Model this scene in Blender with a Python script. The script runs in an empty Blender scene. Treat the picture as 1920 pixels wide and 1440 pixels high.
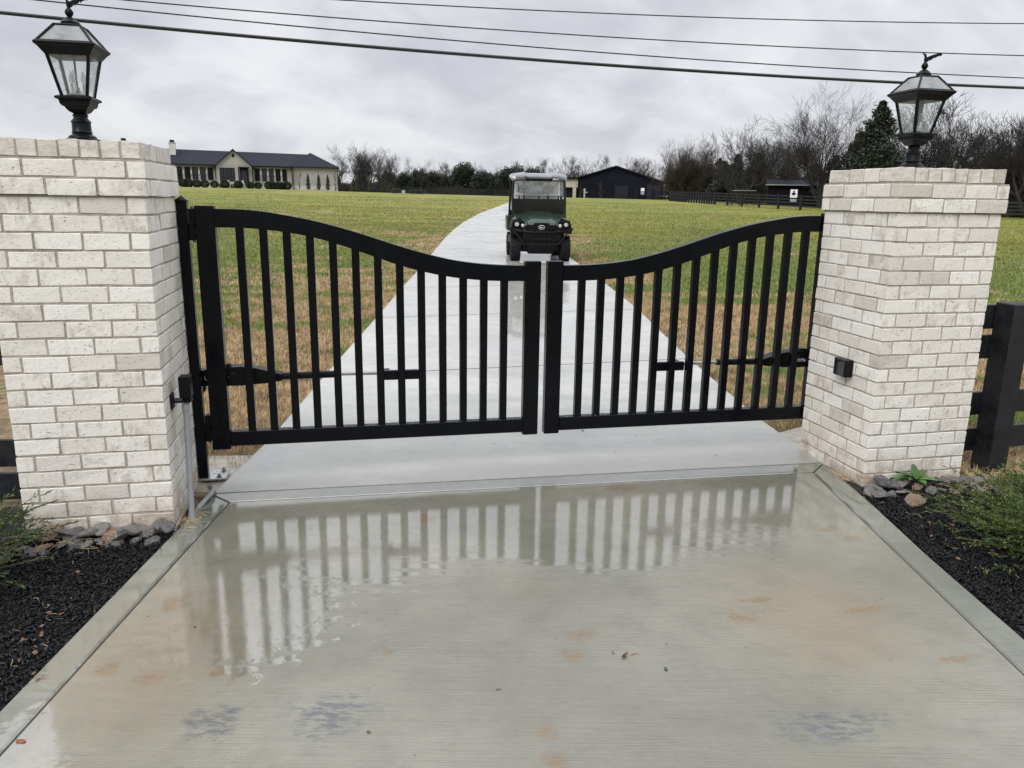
import bpy, bmesh, math, random
import numpy as np
from mathutils import Vector, Matrix, Quaternion
R = math.radians
scene = bpy.context.scene
COL = scene.collection

# ---------------------------------------------------------------- camera
PITCH, ROLL, YAW, EYE = .2364, .0157, -.2133, 1.5902
cd = bpy.data.cameras.new('camera'); cam = bpy.data.objects.new('camera', cd); COL.objects.link(cam)
fw = Vector((-math.sin(YAW)*math.cos(PITCH), math.cos(YAW)*math.cos(PITCH), -math.sin(PITCH)))
rt = Vector((math.cos(YAW), math.sin(YAW), 0)); up = rt.cross(fw)
rt2 = rt*math.cos(ROLL)+up*math.sin(ROLL); up2 = -rt*math.sin(ROLL)+up*math.cos(ROLL)
m = Matrix((rt2, up2, -fw)).transposed().to_4x4(); m.translation = (0, 0, EYE)
cam.matrix_world = m
cd.sensor_width = 36; cd.lens = 36*1448/1920; cd.clip_start = .05; cd.clip_end = 5000
scene.camera = cam

# ---------------------------------------------------------------- node helper
class NT:
    def __init__(s, tree): s.t = tree; s.n = tree.nodes; s.l = tree.links; s.n.clear()
    def new(s, typ, ins=None, **props):
        n = s.n.new(typ)
        for k, v in props.items(): setattr(n, k, v)
        for k, v in (ins or {}).items(): s.put(n.inputs[k], v)
        return n
    def put(s, sock, v):
        if isinstance(v, bpy.types.NodeSocket): s.l.new(v, sock)
        elif isinstance(v, (tuple, list)) and sock.type == 'RGBA' and len(v) == 3: sock.default_value = (*v, 1)
        else: sock.default_value = v
    def math(s, op, a, b=0., c=None, clamp=False):
        n = s.new('ShaderNodeMath', operation=op, use_clamp=clamp); s.put(n.inputs[0], a); s.put(n.inputs[1], b)
        if c is not None: s.put(n.inputs[2], c)
        return n.outputs[0]
    def mul(s, a, b): return s.math('MULTIPLY', a, b)
    def add(s, a, b): return s.math('ADD', a, b)
    def ramp(s, v, lo, hi, a=0., b=1., smooth=True):
        n = s.new('ShaderNodeMapRange', {0: v, 1: lo, 2: hi, 3: a, 4: b}, interpolation_type='SMOOTHSTEP' if smooth else 'LINEAR')
        return n.outputs[0]
    def mix(s, f, a, b, bt='MIX'):
        n = s.new('ShaderNodeMix', data_type='RGBA', blend_type=bt)
        s.put(n.inputs[0], f); s.put(n.inputs[6], a); s.put(n.inputs[7], b); return n.outputs[2]
    def noise(s, vec, scale, detail=4, rough=.55, dist=0.):
        return s.new('ShaderNodeTexNoise', {'Vector': vec, 'Scale': scale, 'Detail': detail, 'Roughness': rough, 'Distortion': dist}).outputs[0]
    def pos(s): return s.new('ShaderNodeNewGeometry').outputs['Position']
    def obj(s): return s.new('ShaderNodeTexCoord').outputs['Object']
    def map(s, vec, scale=(1, 1, 1), rot=(0, 0, 0), loc=(0, 0, 0)):
        return s.new('ShaderNodeMapping', {'Vector': vec, 'Scale': scale, 'Rotation': rot, 'Location': loc}).outputs[0]
    def bump(s, h, strength=.3, dist=.01, normal=None):
        n = s.new('ShaderNodeBump', {'Height': h, 'Strength': strength, 'Distance': dist})
        if normal is not None: s.l.new(normal, n.inputs['Normal'])
        return n.outputs[0]
    def out(s, bsdf, disp=None):
        o = s.new('ShaderNodeOutputMaterial'); s.l.new(bsdf, o.inputs[0])
def newmat(name):
    mt = bpy.data.materials.new(name); mt.use_nodes = True; return mt, NT(mt.node_tree)
def simple(name, col, rough=.5, metal=0., var=.15, scale=8., bump=0., bscale=60., coat=0., objrand=0., spec=.5):
    mt, t = newmat(name); p = t.obj()
    n = t.noise(p, scale, 5, .6)
    c = t.mix(t.ramp(n, .3, .7), tuple(x*(1-var) for x in col), tuple(min(1, x*(1+var)) for x in col))
    if objrand:
        r = t.new('ShaderNodeObjectInfo').outputs['Random']
        c = t.mix(t.ramp(r, 0, 1, 0, objrand, False), c, (0.02, 0.02, 0.02))
    b = t.new('ShaderNodeBsdfPrincipled', {'Base Color': c, 'Roughness': t.ramp(t.noise(p, scale*2, 3), .3, .7, rough*.8, min(1, rough*1.2)), 'Metallic': metal, 'Coat Weight': coat, 'Specular IOR Level': spec})
    if bump: t.put(b.inputs['Normal'], t.bump(t.noise(p, bscale, 4), bump, .005))
    t.out(b.outputs[0]); return mt

# ---------------------------------------------------------------- world: overcast
SUN_EL, SUN_ROT = R(42), R(222)
w = bpy.data.worlds.new('World'); scene.world = w; w.use_nodes = True
t = NT(w.node_tree)
sky = t.new('ShaderNodeTexSky', sky_type='NISHITA', sun_disc=False, sun_elevation=SUN_EL, sun_rotation=SUN_ROT)
d = t.new('ShaderNodeTexCoord').outputs['Generated']
sx = t.new('ShaderNodeSeparateXYZ', {0: d})
z = t.math('MAXIMUM', sx.outputs[2], 0.)
den = t.add(z, .55)
cv = t.new('ShaderNodeCombineXYZ', {0: t.math('DIVIDE', sx.outputs[0], den), 1: t.math('DIVIDE', sx.outputs[1], den), 2: 0.}).outputs[0]
n1 = t.noise(t.map(cv, (1, 1.1, 1), (0, 0, .9)), 1.9, 5, .5, .5)
n2 = t.noise(t.map(cv, (1, 1.25, 1), (0, 0, -.4), (3, 1, 0)), 6.5, 5, .55, .5)
c1 = t.add(t.mul(n1, .62), t.mul(n2, .38))
cl = t.mix(t.ramp(c1, .36, .66), (5.35, 5.5, 6.0), (7.9, 8.0, 8.3))
grad = t.ramp(z, .30, .95, 1., 2.9)
gl = t.new('ShaderNodeVectorMath', {0: cl, 3: grad}, operation='SCALE').outputs[0]
fin = t.mix(.96, sky.outputs[0], gl)
bg = t.new('ShaderNodeBackground', {0: fin, 1: .1})
o = t.new('ShaderNodeOutputWorld'); t.l.new(bg.outputs[0], o.inputs[0])
sl = bpy.data.lights.new('sun', 'SUN'); sl.energy = 1.5; sl.angle = R(30); sl.color = (1, .97, .93)
so = bpy.data.objects.new('sun', sl); COL.objects.link(so)
sd = Vector((math.sin(SUN_ROT)*math.cos(SUN_EL), math.cos(SUN_ROT)*math.cos(SUN_EL), math.sin(SUN_EL)))
so.rotation_euler = sd.to_track_quat('Z', 'Y').to_euler(); so.location = (0, -5, 20)
scene.view_settings.view_transform = 'Standard'; scene.view_settings.look = 'None'
scene.view_settings.exposure = 0.14; scene.view_settings.gamma = 1; scene.view_settings.use_curve_mapping = False

# ---------------------------------------------------------------- object helpers
def empty(name, loc=(0, 0, 0), rz=0, parent=None):
    o = bpy.data.objects.new(name, None); COL.objects.link(o); o.empty_display_size = .1
    o.location = loc; o.rotation_euler = (0, 0, rz)
    if parent: o.parent = parent
    return o
def tag(o, label, cat, group=None, kind=None):
    o['label'] = label; o['category'] = cat
    if group: o['group'] = group
    if kind: o['kind'] = kind
    return o
class MB:
    def __init__(s): s.v = []; s.f = []
    def add(s, vs, fs):
        b = len(s.v); s.v += [tuple(x) for x in vs]; s.f += [tuple(b+i for i in f) for f in fs]; return s
    def box(s, a, b, rot=None, ch=0.):
        x0, y0, z0 = a; x1, y1, z1 = b
        if ch > 0:
            return s.cbox(a, b, ch, rot)
        vs = [(x0,y0,z0),(x1,y0,z0),(x1,y1,z0),(x0,y1,z0),(x0,y0,z1),(x1,y0,z1),(x1,y1,z1),(x0,y1,z1)]
        if rot: vs = [tuple(rot @ Vector(v)) for v in vs]
        return s.add(vs, [(0,3,2,1),(4,5,6,7),(0,1,5,4),(1,2,6,5),(2,3,7,6),(3,0,4,7)])
    def cbox(s, a, b, c, rot=None, jit=0., rng=None):
        vs = []; ctr = [(a[i]+b[i])/2 for i in range(3)]
        idx = {}
        for sx in (0, 1):
            for sy in (0, 1):
                for sz in (0, 1):
                    for ax in range(3):
                        p = [(a, b)[k][i] for i, k in enumerate((sx, sy, sz))]
                        sg = [1 if k == 0 else -1 for k in (sx, sy, sz)]
                        for i in range(3):
                            if i != ax: p[i] += sg[i]*c
                        if jit: p = [q+rng.uniform(-jit, jit) for q in p]
                        idx[(sx, sy, sz, ax)] = len(vs); vs.append(tuple(p))
        fs = []
        for ax in range(3):
            for side in (0, 1):
                o1, o2 = [i for i in range(3) if i != ax]
                loop = []
                for k1, k2 in ((0,0),(1,0),(1,1),(0,1)):
                    q = [0,0,0]; q[ax] = side; q[o1] = k1; q[o2] = k2; loop.append(idx[(*q, ax)])
                flip = (side == 0) ^ (ax == 1)
                fs.append(tuple(reversed(loop)) if flip else tuple(loop))
        for ax in range(3):
            o1, o2 = [i for i in range(3) if i != ax]
            for k1 in (0, 1):
                for k2 in (0, 1):
                    q = [0,0,0]; q[o1] = k1; q[o2] = k2; qa = list(q); qa[ax] = 1
                    fs.append((idx[(*q, o1)], idx[(*qa, o1)], idx[(*qa, o2)], idx[(*q, o2)]))
        for k in [(i, j, l) for i in (0, 1) for j in (0, 1) for l in (0, 1)]:
            fs.append((idx[(*k, 0)], idx[(*k, 1)], idx[(*k, 2)]))
        if rot: vs = [tuple(rot @ Vector(v)) for v in vs]
        s.add(vs, fs); s.fix = True; return s
    def tube(s, pts, r, n=8, cap=True):
        pts = [Vector(p) for p in pts]; rs = r if isinstance(r, (list, tuple)) else [r]*len(pts)
        rings = []; u = None
        for i, p in enumerate(pts):
            dr = (pts[min(i+1, len(pts)-1)]-pts[max(i-1, 0)]).normalized()
            if u is None: u = dr.orthogonal().normalized()
            u = (u-dr*u.dot(dr)).normalized(); v = dr.cross(u)
            rings.append([p+(u*math.cos(2*math.pi*k/n)+v*math.sin(2*math.pi*k/n))*rs[i] for k in range(n)])
        vs = [q for rg in rings for q in rg]; fs = []
        for i in range(len(pts)-1):
            for k in range(n): fs.append((i*n+k, i*n+(k+1) % n, (i+1)*n+(k+1) % n, (i+1)*n+k))
        if cap: fs += [tuple(range(n-1, -1, -1)), tuple((len(pts)-1)*n+k for k in range(n))]
        return s.add(vs, fs)
    def lathe(s, prof, n=20, c=(0, 0, 0), square=False):
        vs = []; fs = []
        for r_, z_ in prof:
            for k in range(n):
                a = 2*math.pi*(k+.5 if square else k)/n
                q = r_*(math.sqrt(2) if square else 1)
                vs.append((c[0]+q*math.cos(a), c[1]+q*math.sin(a), c[2]+z_))
        for i in range(len(prof)-1):
            for k in range(n): fs.append((i*n+k, i*n+(k+1) % n, (i+1)*n+(k+1) % n, (i+1)*n+k))
        fs += [tuple(range(n-1, -1, -1)), tuple((len(prof)-1)*n+k for k in range(n))]
        return s.add(vs, fs)
    def prism(s, poly, a, b, axis='y'):
        n = len(poly)
        def P(p, k): return (p[0], k, p[1]) if axis == 'y' else ((k, p[0], p[1]) if axis == 'x' else (p[0], p[1], k))
        vs = [P(p, a) for p in poly]+[P(p, b) for p in poly]
        s.add(vs, [tuple(range(n)), tuple(range(2*n-1, n-1, -1))]+[(i, i+n, (i+1) % n+n, (i+1) % n) for i in range(n)]); s.fix = True; return s
    def quad(s, a, b, c, d_): return s.add([a, b, c, d_], [(0, 1, 2, 3)])
    def mesh(s, name, mt, smooth=False):
        me = bpy.data.meshes.new(name); me.from_pydata(s.v, [], s.f); me.validate()
        bm = bmesh.new(); bm.from_mesh(me); bmesh.ops.recalc_face_normals(bm, faces=bm.faces)
        bm.to_mesh(me); bm.free()
        if mt: me.materials.append(mt)
        if smooth:
            me.polygons.foreach_set('use_smooth', [True]*len(me.polygons))
            try: me.set_sharp_from_angle(angle=R(38))
            except Exception: pass
        return me
    def build(s, name, mt, parent=None, smooth=False):
        me = s.mesh(name, mt, smooth); o = bpy.data.objects.new(name, me); COL.objects.link(o)
        if parent: o.parent = parent
        return o
def raw(name, V, F, mt, parent=None, smooth=False):
    """fast mesh from numpy arrays; F is (n,3) or (n,4)"""
    me = bpy.data.meshes.new(name); V = np.asarray(V, np.float32); F = np.asarray(F, np.int32); k = F.shape[1]
    me.vertices.add(len(V)); me.vertices.foreach_set('co', V.ravel())
    me.loops.add(F.size); me.loops.foreach_set('vertex_index', F.ravel())
    me.polygons.add(len(F)); me.polygons.foreach_set('loop_start', np.arange(0, F.size, k, dtype=np.int32))
    me.polygons.foreach_set('loop_total', np.full(len(F), k, np.int32))
    if smooth: me.polygons.foreach_set('use_smooth', np.ones(len(F), bool))
    me.update(); me.validate()
    if mt: me.materials.append(mt)
    o = bpy.data.objects.new(name, me); COL.objects.link(o)
    if parent: o.parent = parent
    return o
def copy_tree(o, parent=None):
    c = o.copy(); COL.objects.link(c)
    if parent: c.parent = parent
    for ch in list(o.children): copy_tree(ch, c)
    return c

# ---------------------------------------------------------------- terrain
HX = [-180, -60, -20, -6, 9, 20, 28, 33, 43, 60, 180]; HY = [1, 2.6, 2.6, 2.4, 1.95, 1.75, 1.6, 1.6, 1.1, 1.0, 1]
def tz(x, y):
    x = np.asarray(x, float); y = np.asarray(y, float)
    r = np.hypot(x, y); az = np.degrees(np.arctan2(x, y)); q = np.clip((r-18)/112, 0, 1)
    return q*q*(3-2*q)*np.interp(az, HX, HY)*(y > 0)

# ---------------------------------------------------------------- materials
def grass_material(name, ground):
    mt, t = newmat(name); p = t.pos()
    s = t.new('ShaderNodeSeparateXYZ', {0: p}); x, y = s.outputs[0], s.outputs[1]
    r = t.math('SQRT', t.add(t.mul(x, x), t.mul(y, y)))
    big = t.noise(p, .16, 3, .5, .3); med = t.noise(t.map(p, (1, 1.5, 1)), .62, 4, .6, .3); fine = t.noise(p, 3.2, 3, .6)
    dc = t.math('ABSOLUTE', t.math('SUBTRACT', x, t.add(t.mul(y, .16), 1.)))
    side = t.add(t.ramp(t.math('SUBTRACT', x, t.mul(y, .25)), 1.0, 3.2, 0., .055), t.mul(t.ramp(dc, 2., 6., -.13, 0.), t.mul(t.ramp(y, 13, 17), t.ramp(y, 30, 50, 1., .25))))      # drier on the left of the drive
    g = t.add(t.add(t.mul(big, .6), t.mul(med, .75)), t.add(t.mul(fine, .45), -.39))
    g = t.add(g, side)
    g = t.add(g, t.ramp(r, 8, 22, -.07, .155, False))
    nearG = t.ramp(r, 5.2, 4.2, 0., .1)
    gm = t.ramp(t.add(g, nearG), .505, .575)
    straw = t.mix(t.ramp(t.noise(p, 11., 4, .7), .3, .7), (.22, .135, .065), (.68, .48, .25))
    straw = t.mix(t.ramp(t.noise(p, 1.9, 4, .7), .52, .66), straw, (.17, .085, .045))
    green = t.mix(t.ramp(t.noise(p, 7., 4, .7), .3, .7), (.055, .11, .007), (.19, .265, .018))
    farg = t.mix(t.ramp(t.noise(t.map(p, (.5, 1.2, 1), (0, 0, .1)), .35, 6, .65), .35, .65), (.125, .16, .007), (.28, .27, .014))
    farg = t.mix(t.mul(t.ramp(t.noise(p, .22, 5, .7), .54, .68), .45), farg, (.20, .155, .05))
    green = t.mix(t.ramp(r, 14, 40, 0, .85), green, farg)
    c = t.mix(gm, straw, green)
    if ground:
        c = t.mix(t.ramp(r, 14, 70, .55, .12), c, (.055, .045, .022))
        c = t.mix(t.mul(t.ramp(t.noise(p, 6, 5, .8), .4, .65), .5), c, (.05, .045, .02))
        nrm = t.bump(t.noise(p, 30, 5, .7), .8, .03)
        b = t.new('ShaderNodeBsdfPrincipled', {'Base Color': c, 'Roughness': .85, 'Normal': nrm})
    else:
        rnd = t.new('ShaderNodeNewGeometry').outputs['Random Per Island']
        c = t.mix(t.ramp(rnd, .0, 1., 0., .40, False), c, t.mix(t.ramp(rnd, .3, .9), (.48, .35, .19), (.05, .09, .015)))
        b = t.new('ShaderNodeBsdfPrincipled', {'Base Color': c, 'Roughness': .55})
    t.out(b.outputs[0]); return mt
M = {}
M['ground'] = grass_material('lawn_ground', True)
M['blades'] = grass_material('grass_blades', False)
def concrete(name, colA, colB, front):
    mt, t = newmat(name); p = t.pos()
    s = t.new('ShaderNodeSeparateXYZ', {0: p}); x, y = s.outputs[0], s.outputs[1]
    lr = t.map(p, (1, 1, 1), (0, 0, R(12)))
    big = t.noise(p, .9, 4, .55, .3); med = t.noise(p, 5, 5, .65); grit = t.noise(p, 140, 3, .7)
    c = t.mix(t.ramp(big, .35, .65), colA, colB)
    c = t.mix(t.mul(t.ramp(med, .42, .7), .42), c, tuple(q*.74 for q in colA))
    c = t.mix(t.mul(t.ramp(grit, .55, .8), .28), c, tuple(min(.5, q*1.45) for q in colB))
    c = t.mix(t.mul(t.ramp(t.noise(p, 60, 4, .8), .68, .76), .6), c, tuple(q*.45 for q in colA))
    streak = t.noise(t.map(lr, (2.2, 150, 1)), 1., 4, .62)
    c = t.mix(t.mul(t.mul(t.ramp(streak, .42, .72), t.ramp(t.noise(p, 2.3, 4, .6), .35, .65, .2, 1.2)), .42 if front else .2), c, tuple(q*.62 for q in colA))
    wob = t.mul(t.math('SUBTRACT', t.noise(p, 16, 5, .7), .5), .26)
    def spot(cx, cy, rx, ry, rot=0.):
        v = t.map(p, (1/rx, 1/ry, 0.), (0, 0, 0), (-cx/rx, -cy/ry, 0))
        l = t.new('ShaderNodeVectorMath', {0: v}, operation='LENGTH').outputs['Value']
        return t.ramp(t.add(l, t.mul(wob, 9)), .30, 1.15, 1., 0.)
    if front:
        refl_left = spot(-.75, 2.65, .42, .75); refl_right = spot(1.75, 2.45, .45, .55)  # reflections of the two pillars, painted into the slab colour as tan patches
        c = t.mix(t.mul(t.math('MAXIMUM', refl_left, refl_right), .5), c, (.21, .165, .095))
        rust = None
        for a in ((.82,2.483,.075,.05),(.744,2.352,.06,.05),(-.693,2.493,.06,.05),(-.847,2.574,.05,.05),(-.707,3.004,.06,.09),(.551,1.987,.045,.06),(.544,1.847,.05,.05),
                  (2.312,3.177,.09,.035),(2.378,3.058,.06,.04),(-.47,2.481,.03,.04),(1.461,2.479,.07,.05),(1.62,2.6,.10,.03),(2.0,2.45,.13,.025),(.35,3.66,.06,.08),(1.5,3.9,.10,.09),(.1,2.5,.03,.02),(2.1,2.08,.1,.03)):
            q = spot(*a); rust = q if rust is None else t.math('MAXIMUM', rust, q)
        c = t.mix(t.mul(rust, t.ramp(t.noise(p, 38, 4, .7), .3, .7, .3, .85)), c, (.165, .095, .036))
        scuff = None
        for a in ((-.102,2.189,.15,.13),(-.45,2.22,.10,.10),(1.45,1.84,.22,.09)):
            q = spot(*a); scuff = q if scuff is None else t.math('MAXIMUM', scuff, q)
        sn = t.ramp(t.noise(t.map(lr, (16, 45, 1)), 1., 4, .7), .42, .58)
        c = t.mix(t.mul(t.mul(scuff, sn), .85), c, (.06, .065, .08))
    # wetness: standing film in the low zone just before the gate, thinner elsewhere
    if not front:
        c = t.mix(t.ramp(y, 4.6, 6.6, .45, 0.), c, (.17, .17, .155))
    if front:
        hz = t.ramp(y, 2.45, 3.9, 0., .52)
        edge = t.ramp(x, -1.0, -.2, .10, 0.)
        low = t.ramp(t.math('ABSOLUTE', t.math('SUBTRACT', x, .6)), .9, 1.4, 0., .03)
        pn = t.noise(t.map(p, (1, .8, 1)), 1.25, 3, .5, .2)
        pl = t.math('MAXIMUM', spot(-.38, 2.78, .36, .42), spot(-.95, 2.2, .14, .22))
        wet = t.add(t.add(t.add(hz, edge), low), t.add(t.mul(pn, .62), t.mul(pl, .34)))
        rag = t.noise(t.map(lr, (5, 26, 1)), 1., 4, .65)
        wv_ = t.add(wet, t.add(t.mul(t.math('SUBTRACT', med, .5), .20), t.mul(t.math('SUBTRACT', rag, .5), .40)))
        M1 = t.ramp(wv_, .455, .56)
        M2 = M1
        rough = t.add(t.ramp(M1, 0, 1, .17, .012, False), t.mul(t.math('SUBTRACT', 1., M1), t.mul(t.math('SUBTRACT', streak, .5), .35))); bstr = t.ramp(M1, 0, 1, .55, .03, False)
    else:
        pn = t.noise(t.map(p, (1, .6, 1)), .9, 4, .55, .3)
        tr = t.math('ABSOLUTE', t.math('SUBTRACT', t.math('SUBTRACT', x, t.mul(y, .232)), .10))
        strip = t.mul(t.ramp(t.add(tr, t.mul(t.math('SUBTRACT', med, .5), .5)), .40, .70, .4, 0.), t.ramp(y, 7.5, 8.6, 0., 1.))
        M1 = t.ramp(t.add(t.add(pn, strip), t.mul(t.math('SUBTRACT', med, .5), .2)), .46, .72)
        M1 = t.math('MAXIMUM', M1, t.ramp(strip, .12, .3))
        tone = t.new('ShaderNodeObjectInfo').outputs['Random']
        c = t.mix(t.mul(tone, .22), c, tuple(q*.6 for q in colA))
        damp = t.ramp(t.noise(t.map(lr, (.5, 1.6, 1)), 1.1, 5, .6), .45, .6)
        c = t.mix(t.mul(damp, t.ramp(y, 5, 9, .85, .2)), c, tuple(q*.66 for q in colA))
        rough = t.ramp(M1, 0, 1, .26, .015, False); bstr = t.ramp(M1, 0, 1, .22, .004, False)
    rough = t.add(rough, t.mul(t.math('SUBTRACT', grit, .5), .06))
    lines = t.noise(t.map(lr, (3, 190, 1)), 1., 3, .6)
    h = t.add(t.mul(lines, .8), t.add(t.mul(grit, .35), t.mul(t.noise(p, 26, 3, .6), .8)))
    bm_ = t.ramp(t.noise(t.map(lr, (.8, 5, 1)), 1., 4, .6), .35, .65, .35, 1.15)
    nrm = t.bump(h, t.mul(bstr, bm_), .004)
    wave = t.bump(t.add(t.noise(p, 9, 2, .5), t.mul(t.noise(t.map(lr, (1, 2, 1)), 60, 3, .6), .35)), t.ramp(M1, 0, 1, .16, .035) if front else t.ramp(M1, 0, 1, .12, .006), .010, nrm)
    b = t.new('ShaderNodeBsdfPrincipled', {'Base Color': c, 'Roughness': .6, 'Normal': nrm, 'Coat Weight': t.ramp(t.noise(p, 22, 4, .7), .3, .6, .72, 1.), 'Coat Roughness': rough,
              'Coat IOR': t.ramp(M1, 0, 1, 1.6, 2.9, False) if front else t.ramp(y, 4.5, 8., 1.6, 2.8), 'Coat Normal': wave})
    t.out(b.outputs[0]); return mt
M['slab'] = concrete('wet_slab', (.150, .146, .110), (.215, .205, .160), True)
M['band'] = concrete('wet_slab_band', (.125, .135, .106), (.17, .178, .14), True)
M['drive'] = concrete('wet_drive', (.40, .398, .365), (.49, .485, .45), False)
M['joint'] = simple('joint_dirt', (.06, .055, .045), .4, var=.3, scale=30, bump=.4)
M['pad'] = simple('rough_concrete', (.33, .29, .23), .45, var=.3, scale=12, bump=.6, bscale=40, coat=.4)
def brickmat(name, dark):
    mt, t = newmat(name); p = t.pos(); rnd = t.new('ShaderNodeObjectInfo').outputs['Random']
    po = t.new('ShaderNodeVectorMath', {0: p, 1: t.new('ShaderNodeCombineXYZ', {0: t.mul(rnd, 7.), 1: t.mul(rnd, 3.), 2: 0.}).outputs[0]}, operation='ADD').outputs[0]
    wash = t.mix(rnd, (.70, .665, .60), (.79, .765, .71))
    under = t.mix(t.math('FRACT', t.mul(rnd, 13.7)), (.40, .34, .275), (.47, .43, .37))
    thin = t.noise(t.map(po, (1, 1, .6)), 18, 5, .7)
    bare = t.ramp(t.add(thin, t.mul(t.math('FRACT', t.mul(rnd, 5.3)), .16)), .60, .82)
    c = t.mix(t.mul(bare, .70), wash, under)
    streak = t.noise(t.map(po, (60, 60, 7)), 1., 3, .6)
    c = t.mix(t.mul(t.ramp(streak, .58, .75), .35), c, under)
    pits = t.ramp(t.noise(po, 120, 2, .5), .69, .74)
    pit2 = t.ramp(t.noise(t.map(po, (1, 1, 2.2)), 46, 3, .6), .66, .72)
    c = t.mix(t.mul(t.math('MAXIMUM', pits, t.mul(pit2, .8)), .72), c, (.11, .085, .07))
    tone = t.math('FRACT', t.mul(rnd, 29.3))
    c = t.mix(t.ramp(tone, .80, 1., 0., .45), c, (.38, .33, .27))
    # soil splash on the lowest courses
    sp = t.new('ShaderNodeSeparateXYZ', {0: p}).outputs[2]
    sp_ = t.mul(t.ramp(sp, .02, .24, .75, 0.), t.ramp(t.noise(p, 9, 4, .7), .35, .7))
    c = t.mix(sp_, c, (.30, .20, .11))
    if dark: c = t.mix(t.ramp(t.noise(t.map(po, (9, 9, 40)), 1., 4, .7), .35, .65, .15, .6), c, (.40, .35, .29))
    h = t.add(t.mul(t.noise(po, 55, 4, .6), .7), t.mul(t.math('MAXIMUM', pits, pit2), -.8))
    b = t.new('ShaderNodeBsdfPrincipled', {'Base Color': c, 'Roughness': .8, 'Normal': t.bump(h, .8, .005)})
    t.out(b.outputs[0]); return mt
M['brick'] = brickmat('whitewashed_brick', False); M['brick_top'] = brickmat('weathered_brick', True)
mt, t = newmat('mortar'); p = t.pos()
c = t.mix(t.ramp(t.noise(p, 25, 4, .7), .3, .7), (.31, .275, .225), (.46, .42, .36))
b = t.new('ShaderNodeBsdfPrincipled', {'Base Color': c, 'Roughness': .9, 'Normal': t.bump(t.noise(p, 90, 4, .7), .8, .006)}); t.out(b.outputs[0]); M['mortar'] = mt
def blackpaint(name, col, rough, coat=.0):
    mt, t = newmat(name); p = t.pos()
    dr = t.ramp(t.noise(t.map(p, (1, 1, .35)), 190, 2, .5), .62, .68)
    n = t.noise(p, 5, 4, .6)
    b = t.new('ShaderNodeBsdfPrincipled', {'Base Color': t.mix(t.ramp(n, .3, .7), col, tuple(q*1.5 for q in col)), 'Roughness': t.ramp(t.noise(p, 12, 4), .3, .7, rough*.7, rough*1.3),
        'Specular IOR Level': .16, 'Normal': t.bump(dr, .35, .0015)}); t.out(b.outputs[0]); return mt
M['gate'] = blackpaint('wet_black_steel', (.0018, .0022, .0035), .24)
M['lamp'] = blackpaint('black_lantern_metal', (.0035, .004, .005), .34)
M['plastic'] = blackpaint('black_plastic', (.005, .005, .006), .36)
M['fence'] = simple('black_fence_board', (.006, .007, .010), .6, var=.6, scale=6, bump=.5, bscale=30)
M['galv'] = simple('galvanised_steel', (.42, .43, .44), .32, .9, .3, 30)
M['bolt'] = simple('bolt_steel', (.30, .30, .30), .3, .9, .2, 60)
M['conduit'] = simple('grey_conduit', (.27, .28, .29), .45, var=.08)
M['rod'] = simple('steel_rod', (.42, .41, .38), .35, .6, .1)
M['red'] = simple('red_label', (.16, .02, .02), .5)
M['white'] = simple('white_print', (.7, .7, .7), .5)
def glass(name, col, rough, alpha, ior=1.45):
    mt, t = newmat(name)
    g = t.new('ShaderNodeBsdfGlossy', {'Color': (1, 1, 1), 'Roughness': rough}); tr = t.new('ShaderNodeBsdfTransparent', {'Color': col})
    di = t.new('ShaderNodeBsdfDiffuse', {'Color': (.7, .73, .72)})
    haze = t.ramp(t.noise(t.obj(), 12, 3, .6), .3, .7, alpha*.7, alpha*1.3)
    fc = t.new('ShaderNodeLayerWeight', {'Blend': .5}).outputs['Facing']
    f = t.add(t.mul(t.math('POWER', fc, 5.), .8), .03)
    a = t.new('ShaderNodeMixShader', {0: haze}); t.l.new(tr.outputs[0], a.inputs[1]); t.l.new(di.outputs[0], a.inputs[2])
    mx = t.new('ShaderNodeMixShader', {0: f}); t.l.new(a.outputs[0], mx.inputs[1]); t.l.new(g.outputs[0], mx.inputs[2])
    t.out(mx.outputs[0]); return mt
M['glass'] = glass('lantern_glass', (.975, .985, .985), .03, .07, 1.3)
M['roofglass'] = glass('lantern_roof_glass', (.34, .37, .37), .15, .30, 1.3)
M['bulb'] = glass('bulb_glass', (.75, .77, .78), .05, .1)
M['candle'] = simple('candle_sleeve', (.55, .56, .56), .4)
M['tint'] = glass('tinted_plastic', (.10, .11, .12), .08, .012)
M['shield'] = glass('clear_windshield', (.96, .97, .97), .04, .10)
M['fog'] = glass('fogged_plastic', (.9, .92, .92), .2, .75)
M['pane'] = simple('dark_window_glass', (.012, .014, .018), .08, var=.3)
def barkmat(name, a, b_):
    mt, t = newmat(name); p = t.obj(); rnd = t.new('ShaderNodeObjectInfo').outputs['Random']
    c = t.mix(t.ramp(t.noise(p, 1.2, 3), .3, .7), a, b_); c = t.mix(t.mul(rnd, .35), c, tuple(q*.5 for q in a))
    b = t.new('ShaderNodeBsdfPrincipled', {'Base Color': c, 'Roughness': .9}); t.out(b.outputs[0]); return mt
M['bark'] = barkmat('winter_bark', (.022, .018, .017), (.045, .038, .034))
M['bark_brown'] = barkmat('brown_twigs', (.040, .029, .022), (.068, .050, .038))
def leafmat(name, a, b_, c_=None):
    mt, t = newmat(name); p = t.pos(); rnd = t.new('ShaderNodeNewGeometry').outputs['Random Per Island']
    c = t.mix(t.ramp(rnd, 0, 1, 0, 1, False), a, b_)
    c = t.mix(t.ramp(t.noise(p, .8, 3, .6), .4, .65, 0., .5), c, tuple(q*.5 for q in a))
    if c_: c = t.mix(t.ramp(rnd, .86, .9), c, c_)
    b = t.new('ShaderNodeBsdfPrincipled', {'Base Color': c, 'Roughness': .6}); t.out(b.outputs[0]); return mt
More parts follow.
